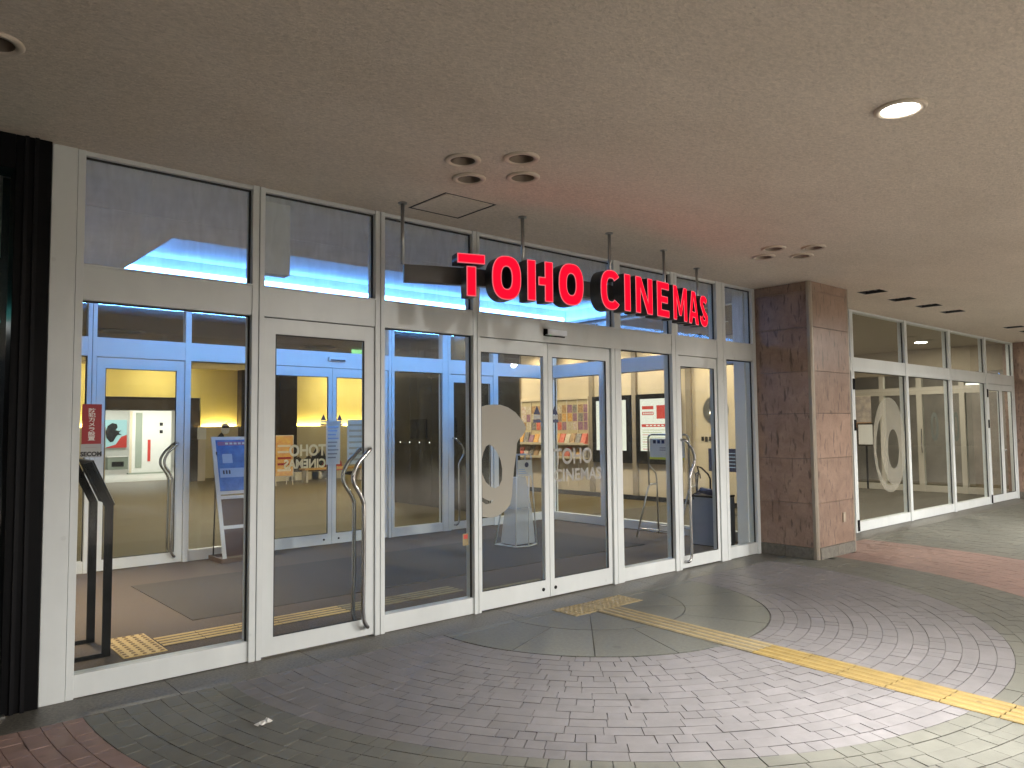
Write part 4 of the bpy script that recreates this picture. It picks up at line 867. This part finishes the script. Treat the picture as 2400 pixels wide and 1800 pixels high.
# ------------------------------------------------------------------ LOBBY
struct(box('lobby_floor', LOBBYC, None, -2, 12.9, YI + .051, 20.6, -.05, 0.001))
struct(box('lobby_side_floor', pbr('side_lobby_carpet', (0.075, 0.06, 0.036), 0.8, var=0.3, vscale=14), None, XS + .031, 18.9, .141, YI + .0505, -.05, 0.0015))
struct(box('lobby_ceiling', LCEIL, None, -2, 16.5, YI + .13, 20.7, 3.6, 3.65))
struct(box('lobby_wall', BEIGE, None, -2.1, -2.0, YI + .13, 20.6, 0, 3.65))
struct(box('side_ceiling', LCEIL, None, XS + .12, 18.9, .105, YI + .13, H + .05, H + .08))
lobw = struct(ob('bulkhead_wall', MB().box(.8, XS + .1, YI + .02, YI + .12, H + .02, 3.65).mesh('bulkhead_wall'), LCEIL))
YW = 20.5
yw = thing('yellow_wall', 'yellow lobby end wall washed by light from a ledge, with a wide opening', 'wall', None, (9.5, YW, 0))
for n_, m_, x0, x1, z0, z1 in (('lower_panel', BEIGE, 3.0, 5.72, 0, 1.66), ('upper_panel', YELLOW, 3.0, 5.72, 1.70, 3.6), ('lintel_panel', YELLOW, 5.722, 8.56, 2.64, 3.6), ('lower_panel', BEIGE, 8.562, 9.77, 0, 1.66), ('upper_panel', YELLOW, 8.562, 9.77, 1.70, 3.6), ('lower_panel', BEIGE, 11.8, 16.2, 0, 1.66), ('upper_panel', YELLOW, 11.8, 16.2, 1.70, 3.6)):
    box(n_, m_, yw, x0 - 9.5, x1 - 9.5, 0 if n_[0] != 'l' or n_ == 'lintel_panel' else -.12, .08, z0 + .001, z1)
for x0, x1 in ((3.0, 5.72), (8.562, 9.77), (11.8, 16.2)):
    box('ledge_lip', BEIGE, yw, x0 - 9.5, x1 - 9.5, -.12, -.10, 1.661, 1.70)
    box('light_strip', YSTRIP, yw, x0 + .03 - 9.5, x1 - .03 - 9.5, -.07, -.04, 1.663, 1.675)
dp = thing('dark_pillar', 'dark brown panelled pillar beside the yellow lobby wall', 'pillar', None, (10.78, 20.3, 0))
for k in range(3): box('pillar_panel', DBROWN, dp, -1.0 + k * .667, -.336 + k * .667, -.15, .25, 0.002, 3.598, .004)
ln_ = thing('opening_lintel', 'dark brown box beam over the opening to the bright corridor', 'beam', None, (7.14, 20.9, 2.4))
box('beam_face', DBROWN, ln_, -1.42, 1.42, -.3, .5, -.17, .238)
jb = thing('opening_jamb', 'dark framed jamb at the right side of the corridor opening', 'door frame', None, (8.45, 20.75, 0))
box('jamb_face', DBROWN, jb, -.30, .10, -.22, .2, 0.002, 2.225)
# bright corridor
struct(box('corridor_floor', LTILE, None, 3.0, 14, 20.601, 32, -.05, .001)); struct(box('corridor_ceiling', WHITEP, None, 3, 14, 21.5, 32, 2.75, 2.8))
struct(box('corridor_wall', WHITEP, None, 3, 14, 30.0, 30.1, 0, 2.75))
wp = thing('white_display_board', 'white freestanding display board in the bright corridor', 'display board', None, (8.25, 25, 0))
box('board', WHITEP, wp, -.72, .75, 0, .06, .05, 2.32, .004); box('board_frame', CREAM, wp, -.70, -.62, -.02, -.001, .05, 2.3); box('dark_slot', GREYB, wp, -.50, -.28, -.012, -.001, .22, 2.24); box('bright_slot', WHITEP, wp, -.26, -.16, -.012, -.001, .3, 2.28)
box('red_label', REDP, wp, -.08, .02, -.012, -.001, .45, 1.25); box('board_base', GREYB, wp, -.74, .77, -.10, .16, .001, .049)
for k in range(2): box('board_mark', BLACKI, wp, .33, .44, -.012, -.001, 1.48 + k * .28, 1.60 + k * .28)
pw = thing('corridor_poster', 'pale blue poster with black blot and red corner on corridor wall', 'poster', None, (8.25, 29.9, 0))
box('poster_sheet', SKYB, pw, -.42, .42, 0, .06, .88, 2.05)
ob('poster_blot', curve_mesh('poster_blot', [[(-.36, 1.30), (-.40, 1.55), (-.32, 1.80), (-.15, 1.92), (.02, 1.88), (.06, 1.74), (-.02, 1.62), (.12, 1.58), (.2, 1.62), (.1, 1.50), (.22, 1.42), (.06, 1.42), (-.02, 1.30), (-.10, 1.14), (-.22, 1.12)]], .01), BLACKI, pw, (0, -.008, 0))
ob('poster_corner', curve_mesh('poster_corner', [[(-.42, .88), (.42, .88), (.42, 1.42), (.2, 1.34), (.0, 1.02)]], .008), REDP, pw, (0, -.006, 0))
wl = thing('corridor_banner', 'white corridor banner with small red and olive marks', 'banner', None, (7.45, 29.5, 0))
box('banner_sheet', WHITEP, wl, -.2, .16, 0, .03, .7, 2.1); box('banner_mark', REDP, wl, -.06, .05, -.01, -.001, 1.55, 1.85); box('banner_mark', OLIVE, wl, -.06, .03, -.01, -.001, 1.15, 1.45); box('banner_base', GREYB, wl, -.2, .2, -.05, .1, .002, .699)
cc = thing('low_counter', 'low grey counter under the blue corridor poster', 'counter', None, (8.3, 29.4, 0))
box('counter_body', GREYB, cc, -.5, .5, -.2, .2, .002, .5, .01); box('counter_top', WHITEP, cc, -.52, .52, -.22, .22, .501, .54, .004); box('counter_slot', BLACKI, cc, -.35, .1, -.21, -.2005, .12, .32)
# lobby things
la = thing('lobby_menu_board', 'yellow printed A-board standing in the lobby before the dark pillar', 'A-board', None, (9.13, 15.3, 0))
box('board_face', pbr('yellow_print_board', (.72, .45, .10), .5, col2=(.60, .25, .10), vscale=7, detail=2), la, -.25, .25, -.02, .0, .27, 1.385); box('board_frame', CREAM, la, -.285, .285, .001, .03, .24, 1.41)
for x_ in (-.25, .25): ob('leg', MB().tube([(x_, .02, .28), (x_, -.05, .002)], .012, 6).mesh('leg'), CREAM, la); ob('leg', MB().tube([(x_, .03, 1.3), (x_, .4, .002)], .012, 6).mesh('leg'), CREAM, la)
for k in range(5): box('print_band', CRIM if k in (1, 2) else CREAM, la, -.2, .2 - .06 * (k % 2), -.0225, -.0205, .4 + k * .17, .46 + k * .17)
for i, (xx, w_, h_, m_, lab) in enumerate(((9.9, .35, .62, BLACKI, 'low black standee shape nearest the lobby A-board'), (10.55, .5, .5, DBROWN, 'wide dark brown standee shape before the yellow wall'), (11.1, .3, .75, BLACKI, 'taller black standee shape beside the wide brown one'), (11.55, .42, .45, REDP, 'low red and orange standee at the end of the row'))):
    t = thing('lobby_standee', lab, 'standee', 'dark display standees in the lobby', (xx, 17.2, 0))
    ob('cut_out', curve_mesh('cut_out', [[(-w_, 0), (w_, 0), (w_ * .9, h_ * .6), (w_ * .5, h_), (w_ * .1, h_ * .72), (-w_ * .2, h_ * .95), (-w_ * .6, h_ * .7)]], .04), m_, t, (0, 0, .25)); box('plinth', BEIGE, t, -w_, w_, -.2, .2, .002, .249, .01)
lb2 = thing('lobby_table', 'long low orange display table in the lobby behind the inner doors', 'table', None, (11.0, 16.0, 0))
box('table_top', pbr('orange_table', (.55, .30, .07), .5), lb2, -1.0, 1.0, -.2, .2, .36, .42, .005)
for x_ in (-.9, .9): box('leg', CREAM, lb2, x_ - .03, x_ + .03, -.15, .15, .002, .3595)
kd = thing('cardboard_standee', 'narrow black cardboard standee with pale head beside a counter post', 'standee', None, (8.62, 19.0, 0))
ob('dark_cut_out', curve_mesh('dark_cut_out', [[(-.12, .02), (.14, .02), (.10, .6), (.18, 1.0), (.16, 1.42), (.08, 1.5), (-.02, 1.38), (-.16, 1.2), (-.17, .8), (-.10, .5)]], .04), BLACKI, kd)
ob('pale_head', curve_mesh('pale_head', [sellipse(.20, 1.62, .13, .17, 2.4, 24)], .04), WHITEP, kd, (0, -.02, 0)); ob('dark_band', curve_mesh('dark_band', [rect(.09, .31, 1.64, 1.70)], .02), BLACKI, kd, (0, -.055, 0)); box('foot', DBROWN, kd, -.16, .2, -.15, .15, .001, .019)
kp = thing('counter_post', 'beige counter post with small white screen in the lobby', 'counter', None, (8.12, 19.2, 0))
box('post', CREAM, kp, -.10, .14, -.1, .1, .002, 1.28, .01); box('screen', WHITEP, kp, -.12, .14, -.14, -.101, 1.29, 1.66, .005); box('side_cabinet', DBROWN, kp, -.62, -.104, -.15, .15, .002, 1.3, .01)
ex = thing('exit_sign', 'green emergency exit sign hanging in the lobby', 'exit sign', None, (9.65, 12, 3.5))
box('lit_face', EXITG, ex, -.22, .22, -.02, .02, -.08, .08); box('hanger', STEEL, ex, -.02, .02, -.015, .015, .081, .1)
for i, (xx, yy) in enumerate(((4.0, 11.75), (8.6, 12.1))):
    t = thing('ceiling_recess_light', ['unlit dark oval ceiling recess above the left inner door', 'unlit dark oval ceiling recess above the inner sliding doors'][i], 'ceiling light', 'unlit dark lobby ceiling recesses', (xx, yy, 3.6))
    ob('rim', MB().lathe([(.40, -.001), (.47, -.004), (.48, -.012), (.38, -.012)], 32).mesh('rim', 0, True), LCEIL, t); ob('dark_well', MB().lathe([(0.001, -.006), (.39, -.006)], 32).mesh('dark_well'), GAP, t)
KI = thing('ticket_machine_wall', 'dark panelled ticket machine block behind the inner partition', 'machine wall', None, (9.2, 7.5, 0))
for k in range(4): box('panel', KIOSK, KI, -.5, .5, -1.6 + k * .775, -.828 + k * .775, .002, 3.58, .004)
for k in range(5): ob('indicator_lamp', MB().lathe([(0.001, 0), (.012, 0), (.010, .006)], 10).mesh('indicator_lamp'), DOT, KI, (-.502, -.35 + k * .36, 1.28)).rotation_euler = (0, -PI / 2, 0)  # glowing dots put in for reflections of small lights
for k in range(2): box('dark_screen', BLACKS, KI, -.512, -.501, -.9 + k * 1.0, -.3 + k * 1.0, 1.35, 1.75)
# leaflet wall
XR = 12.62
RW = thing('leaflet_wall', 'cream lobby wall with taupe pilasters carrying leaflets and lit posters', 'wall', None, (XR, 6.5, 0))
box('wall_panel', CREAM, RW, 0.0, .18, -3.9, 6.0, .10, 3.58); box('skirting', BLACK, RW, -.02, .18, -3.9, 6.0, .002, .0995)
for yy in (9.2, 7.93, 6.70, 5.45, 4.05): box('pilaster', PILAST, RW, -.07, -.001, yy - .06 - 6.5, yy + .06 - 6.5, .10, 3.57, .003)
random.seed(11)
ORD = ['first', 'second', 'third', 'fourth', 'fifth', 'sixth']
for s, (ya, yb) in enumerate(((6.80, 7.84), (8.02, 9.10), (9.32, 10.3))):
    t = thing('leaflet_rack', ['leaflet rack nearest the lit posters', 'leaflet rack in the middle of the cream wall', 'leaflet rack farthest along the cream wall'][s], 'leaflet rack', 'leaflet racks on the cream wall', (XR, (ya + yb) / 2, 0))
    h = (yb - ya) / 2
    box('back_board', BEIGE, t, -.03, -.001, -h, h, .82, 2.26); box('header_cap', CREAM, t, -.06, -.031, -h, h, 2.20, 2.27, .003)
    for zz in (1.165, .85): box('shelf', CREAM, t, -.22, -.031, -h, h, zz - .012, zz + .012, .003); box('shelf_lip', CREAM, t, -.228, -.2205, -h, h, zz - .012, zz + .045)
    for k in range(4): box('divider', CREAM, t, -.05, -.0305, -h + k * 2 * h / 3 - .012 + (.012 if k == 0 else -.012 if k == 3 else 0), -h + k * 2 * h / 3 + .012 + (.012 if k == 0 else -.012 if k == 3 else 0), .2, 2.195)
    for j in range(6):
        for q in range(3):
            yc = (ya + yb) / 2 - h + (j + .5) * h / 3; z0 = 1.50 + q * .20
            lm_ = random.choice(LEAF)
            l = box('pinned_leaflet', lm_, None, XR - .036, XR - .0315, yc - h / 6 + .012, yc + h / 6 - .012, z0, z0 + .185)
            tag(l, '%s leaflet pinned %s in the %s row of the %s leaflet rack' % (lm_.name[8:], ORD[j], ('bottom', 'middle', 'top')[q], ('poster side', 'middle', 'far')[s]), 'leaflet', 'leaflets pinned on the rack boards')
        for q, zz in enumerate((1.18, .865)):
            yc = (ya + yb) / 2 - h + (j + .5) * h / 3; w_ = h / 6 - .014; hh_ = random.uniform(.2, .27)
            m_ = LEAF[4] if (s == 0 and j == 0 and q == 0) else random.choice(LEAF)
            l = ob('leaflet_pile', MB().prism([(-.06, -w_, 0), (-.06, w_, 0), (-.17, w_, 0), (-.17, -w_, 0)], [(-.045, -w_, hh_), (-.045, w_, hh_), (-.085, w_, hh_), (-.085, -w_, hh_)]).mesh('leaflet_pile'), m_, None, (XR, yc, zz))
            tag(l, '%s leaflet pile, %s on the %s shelf of the %s leaflet rack' % (m_.name[8:], ORD[j], 'upper' if q == 0 else 'lower', ('poster side', 'middle', 'far')[s]), 'leaflets', 'leaflet piles on the rack shelves, ' + ('upper' if q == 0 else 'lower'))
for i, (ya, yb, lab) in enumerate(((5.53, 6.64, 'black framed lit poster case beside the leaflet racks'), (4.27, 5.38, 'black framed lit poster case with red headed white poster'))):
    t = thing('poster_case', lab, 'poster case', None, (XR, (ya + yb) / 2, 0)); h = (yb - ya) / 2
    c = MB().box(-.09, -.001, -h, h, .78, 1.045).box(-.09, -.001, -h, h, 2.14, 2.24).box(-.09, -.001, -h, -h + .12, 1.045, 2.14).box(-.09, -.001, h - .095, h, 1.045, 2.14)
    ob('case_frame', c.mesh('case_frame'), BLACKS, t); box('lit_sheet', POSTERL, t, -.06, -.05, -h + .121, h - .096, 1.046, 2.139)
    if i == 1:
        box('red_picture', POSTERR, t, -.064, -.061, -.30, .02, 1.72, 2.0); box('red_band', POSTERR, t, -.064, -.061, -.40, .42, 1.55, 1.61)
        for k in range(2): box('red_heading', POSTERR, t, -.064, -.061, .10, .40, 1.80 + k * .12, 1.87 + k * .12)
        for k in range(9): box('grey_line', POSTERG if k % 3 else POSTERR, t, -.064, -.061, -.38 + .09 * (k % 4), .40, 1.08 + k * .05, 1.092 + k * .05)
        for k in range(5): box('heading_mark', POSTERL, t, -.0655, -.0645, .12 + k * .055, .15 + k * .055, 1.815, 1.855)
        for k in range(7): box('band_mark', POSTERL, t, -.0655, -.0645, -.36 + k * .10, -.30 + k * .10, 1.568, 1.592)
    else:
        for k in range(6): box('grey_line', POSTERG, t, -.064, -.061, -.30, .36 - .1 * (k % 2), 1.16 + k * .15, 1.20 + k * .15)
em = thing('wall_emblem', 'round grey metal emblem on the cream wall behind the right hinged door', 'emblem', None, (XR - .001, 3.45, 1.87))
me = MB().lathe([(0.001, .02), (.10, .02), (.13, .045), (.20, .05), (.215, .03), (.275, .03), (.29, 0.0)], 40).mesh('emblem_disc', 0, False); o = ob('emblem_disc', me, STEEL, em); o.rotation_euler = (0, -PI / 2, 0)
for k in range(6): box('emblem_mark', BLACKI, em, -.012, 0, -.14 + k * .085, -.085 + k * .085, -.62 + (k % 2) * .02, -.52)
nv = thing('navy_notice_stand', 'navy notice board on a slim black post beyond the side partition', 'notice stand', None, (11.5, 2.55, 0))
box('notice_board', NAVY, nv, -.02, .0, -.30, .31, .76, 1.16, .004); box('post', BLACKS, nv, .001, .04, -.03, .03, .012, 1.1); box('foot', BLACKS, nv, -.15, .18, -.18, .18, .001, .0115)
for k in range(5): box('notice_line', LBLUE, nv, -.0225, -.0205, -.24, .2 - .08 * (k % 3), .83 + k * .06, .845 + k * .06)

# lobby lamps
for q, xx in enumerate((4.4, 7.2, 13.2, 15.0)):  # washers added to brighten the upper yellow wall
    t = thing('ceiling_washer', 'warm ceiling washer added to light the yellow wall ' + ['left of the corridor opening', 'over the corridor opening', 'right of the dark pillar', 'at its far right end'][q], 'ceiling light', 'added ceiling washers by the yellow wall', (xx, 19.3, 3.6))
    box('washer_case', LCEIL, t, -.5, .5, -.06, .06, -.03, -.001)
    area((xx, 19.3, 3.55), 36, (1, .88, .6), .9, .1, (0, .75, -1))
for q, (xx, yy, p_) in enumerate(((3.5, 7.5, 60), (6.5, 9.0, 70), (6.5, 13.5, 90), (10.8, 13.5, 60), (2.0, 13.0, 60), (10.8, 5.6, 70), (10.8, 9.5, 70), (10.8, 2.2, 60))):
    zc = 3.6 if yy > 4.4 else H + .05
    t = thing('lobby_ceiling_lamp', 'square warm lamp panel in the lobby ceiling ' + ['behind the left inner door', 'behind the inner sliding doors', 'in the middle of the lobby', 'before the yellow wall end', 'by the beige side wall', 'beside the machine block', 'between machine block and leaflet wall', 'beyond the side partition'][q], 'ceiling light', 'warm square ceiling lamps in the lobby', (xx, yy, zc))
    box('lamp_frame', WHITEP, t, -.16, .16, -.16, .16, -.012, -.001); 
    area((xx, yy, zc - .02), p_ * 1.35, WARM, .28, .28)
for q, yy in enumerate((9.7, 8.55, 7.3, 6.1, 4.8, 3.4)):
    t = thing('wall_washer', 'small warm wall washer lamp above the ' + ['far leaflet rack', 'middle leaflet rack', 'poster side leaflet rack', 'plainer lit poster', 'red headed poster', 'round wall emblem'][q], 'ceiling light', 'wall washers above the cream wall', (12.05, yy, 3.59 if yy > 4.45 else H + .05))
    ob('housing', MB().lathe([(.06, 0), (.06, -.05), (.045, -.05), (.04, -.01)], 16).mesh('housing'), BLACK, t)
    spot((12.05, yy, (3.59 if yy > 4.45 else H + .05) - .06), 62, (1.0, .78, .48), 95, .8, .04, (.45, 0, -1))
area((8.0, 23.2, 2.70), 210, (1, .97, .92), 4, 2)
area((8.0, 28.2, 2.72), 110, (1, .97, .92), 4, 2)
# ------------------------------------------------------------------ SECOND GLASS FRONT beyond the column
F2 = thing('far_glass_front', 'white framed glass front beyond the stone column with folding doors', 'glass front', None, (9.4, 0, 0))
def q(x): return x - 9.4
for x0, x1 in ((9.375, 9.43), (10.93, 11.03), (12.86, 12.95), (14.755, 14.845), (16.61, 16.70), (18.27, 18.34)): mullion(F2, q(x0), q(x1), 0.0, H - .001, FRAME, -.004, groove=q((x0 + x1) / 2) if x1 - x0 > .08 else None)
fb = [(9.43, 10.93), (11.03, 12.86), (12.95, 14.755), (14.845, 16.61), (16.70, 18.27)]
for i, (x0, x1) in enumerate(fb):
    box('transom_beam', FRAME, F2, q(x0), q(x1), .003, FD - .004, ZB0, ZB1, .002); box('head_rail', FRAME, F2, q(x0), q(x1), .006, FD - .01, H - .03, H - .002)
    pane(F2, 'transom_pane', q(x0) + .001, q(x1) - .001, ZB1 + .001, H - .031, .055, GLASSH)
    s = MB().box(q(x1) - .016, q(x1) - .001, .036, .0495, ZB1 + .002, H - .042); ob('glass_seal', s.mesh('glass_seal'), GAP, F2)
    if i < 4: fixed_bay(F2, q(x0), q(x1), 0, ZB0, .14, FRAME)
for a, b in ((16.705, 17.48), (17.49, 18.265)): leaf(F2, 'hinged_door', q(a), q(b), .012, ZB0 - .01, .085, .115, .14, FRAME, .012)
ob('door_knob', MB().lathe([(0.001, -.05), (.02, -.045), (.02, -.02), (.012, -.015), (.012, 0)], 14).mesh('door_knob', 0, True), CHROME, F2, (q(17.56), .010, 1.02)).rotation_euler = (-PI / 2, 0, 0)
for xx in (10.99, 16.66):
    for zz in (2.15, 1.55, .10): box('hinge', BLACK, F2, q(xx) - .03, q(xx) + .03, -.016, -.0045, zz - .08, zz + .08, .003)
lg2 = [sellipse(12.27, 1.24, .575, .74, 2.1, 48), [(11.78, 1.15), (11.81, 1.38), (11.90, 1.58), (12.02, 1.70), (12.0, 1.5), (11.96, 1.3), (11.97, 1.05), (12.04, .85), (12.16, .70), (12.30, .61), (12.14, .62), (11.97, .72), (11.84, .90)], sellipse(12.40, 1.17, .20, .31, 2.1, 30)]
o = ob('logo_film', curve_mesh('logo_film', [[(x_ - 9.4, z_) for x_, z_ in lp if True] for lp in lg2], .0006), filmmat('thin_frosted_film', (0.44, 0.42, 0.36), 0.62), F2, (0, .0485, 0))
# its lobby
struct(box('back_wall', CREAM, None, 12.85, 18.77, 4.30, 4.42, 0.002, H + .05))
P2 = thing('far_side_partition', 'cream lit glass partition seen through the far glass front', 'glass partition', None, (18.83, 0, 0), PI / 2)
BEIF = pbr('cream_frame_paint', (.46, .42, .34), .45)
for y0, y1 in ((.16, .24), (1.08, 1.19), (1.98, 2.10), (2.845, 2.945), (4.18, 4.27)): mullion(P2, y0, y1, .002, 2.72, BEIF, 0, .11)
for y0, y1 in ((.24, 1.08), (1.19, 1.98), (2.10, 2.845), (2.945, 4.18)):
    box('transom_beam', BEIF, P2, y0, y1, .003, .105, 2.25, 2.42); box('bottom_rail', BEIF, P2, y0, y1, .012, .10, .004, .145); pane(P2, 'glass_pane', y0 + .001, y1 - .001, .146, 2.249); pane(P2, 'transom_pane', y0 + .001, y1 - .001, 2.421, 2.719)
for yc, w_ in ((1.72, .085), (1.27, .06)): ob('film_letter', rot_x_plane(curve_mesh('film_letter', [sellipse(0, 0, w_, .33, 2.3, 28), sellipse(0, 0, w_ * .45, .22, 2.2, 24)], .001), 0), pbr('grey_letter_film', (.14, .15, .13), .6), P2, (yc, .12, 1.5), -PI / 2)
ob('handle', MB().tube([(2.0, .14, .9), (2.0, .16, 1.0), (2.0, .16, 1.35), (2.0, .14, 1.45)], .012, 8).mesh('handle'), CHROME, P2)
box('upper_panel', LCEIL, P2, .16, 4.28, 0, .11, 2.7205, H + .04)
struct(box('far_room_wall', pbr('far_room_paint', (.30, .26, .22), .7, var=.2, vscale=2), None, 22.0, 22.1, -1, 6, 0, H)); struct(box('far_room_floor', LOBBYC, None, 18.9, 22.0, .141, 6, -.05, .001)); struct(box('far_room_ceiling', LCEIL, None, 18.9, 22.1, .105, 6, H + .05, H + .08))
nn = thing('small_lit_notice', 'small framed cream notice hanging inside the far glass front', 'notice', None, (18.6, 3.25, 1.32))
box('notice_frame', DBROWN, nn, 0, .02, -.20, .20, -.28, .28, .004); box('notice_sheet', WHITEP, nn, -.004, -.0005, -.17, .17, -.24, .24); box('post', BLACKS, nn, .021, .04, -.02, .02, -1.31, .2)
pp = thing('far_poster', 'tall faded poster with orange foot inside the far glass front', 'poster', None, (18.72, 3.55, 1.0))
box('poster_sheet', pbr('faded_print', (.30, .27, .26), .5, col2=(.62, .52, .42), vscale=5), pp, 0, .008, -.40, .40, .62, 1.25); box('poster_foot', pbr('orange_print', (.62, .32, .14), .5), pp, 0, .008, -.40, .0, .48, .615); box('poster_rail', CREAM, pp, 0, .015, -.40, .40, 1.251, 1.27)
for i, (xx, yy) in enumerate(((17.15, 1.36), (13.8, 1.6), (15.5, 3.2), (20.2, 2.0))):
    t = thing('inner_downlight', ['lit ceiling lamp seen through the far transom glass', 'warm ceiling lamp just inside the far glass front', 'warm ceiling lamp by the back wall of the far lobby', 'ceiling lamp beyond the cream partition'][i], 'ceiling light', None, (xx, yy, H + .05))
    ob('lamp_disc', MB().lathe([(0.001, -.004), (.11 if i == 0 else .05, -.004), (.12 if i == 0 else .06, -.001)], 24).mesh('lamp_disc'), LAMPON if i == 0 else WHITEP, t)
    area((xx, yy, H + .03), (60, 36, 26, 60)[i], (1, .92, .80), .2, .2)
tbx = thing('wall_light_box', 'wide white light box glowing behind the far glass front', 'light box', None, (21.9, 1.6, 2.55)); box('lit_face', emit('light_box_face', (1, .93, .8), 2.2), tbx, -.05, 0, -.7, .5, -.06, .06); box('box_back', GREYB, tbx, .001, .05, -.72, .52, -.08, .08)
# neighbouring column at the right edge
C2 = thing('far_stone_column', 'brown granite column at the right edge beyond the far doors', 'column', None, (18.9, -.28, 0))
for i in range(7):
    a, b = zs[i] + .002, zs[i + 1] - .002
    box('stone_panel', STONE, C2, -.53, .5, -.44, -.412, a, b, .0015); box('stone_panel', STONE, C2, -.555, -.531, -.42, .47, a, b, .0015)
box('core', GAP, C2, -.53, .5, -.41, .47, .001, H - .001); box('plinth_block', PLINTH, C2, -.565, .5, -.452, -.4125, .001, .133, .003); box('plinth_block', PLINTH, C2, -.565, -.531, -.40, .47, .0012, .132, .003)
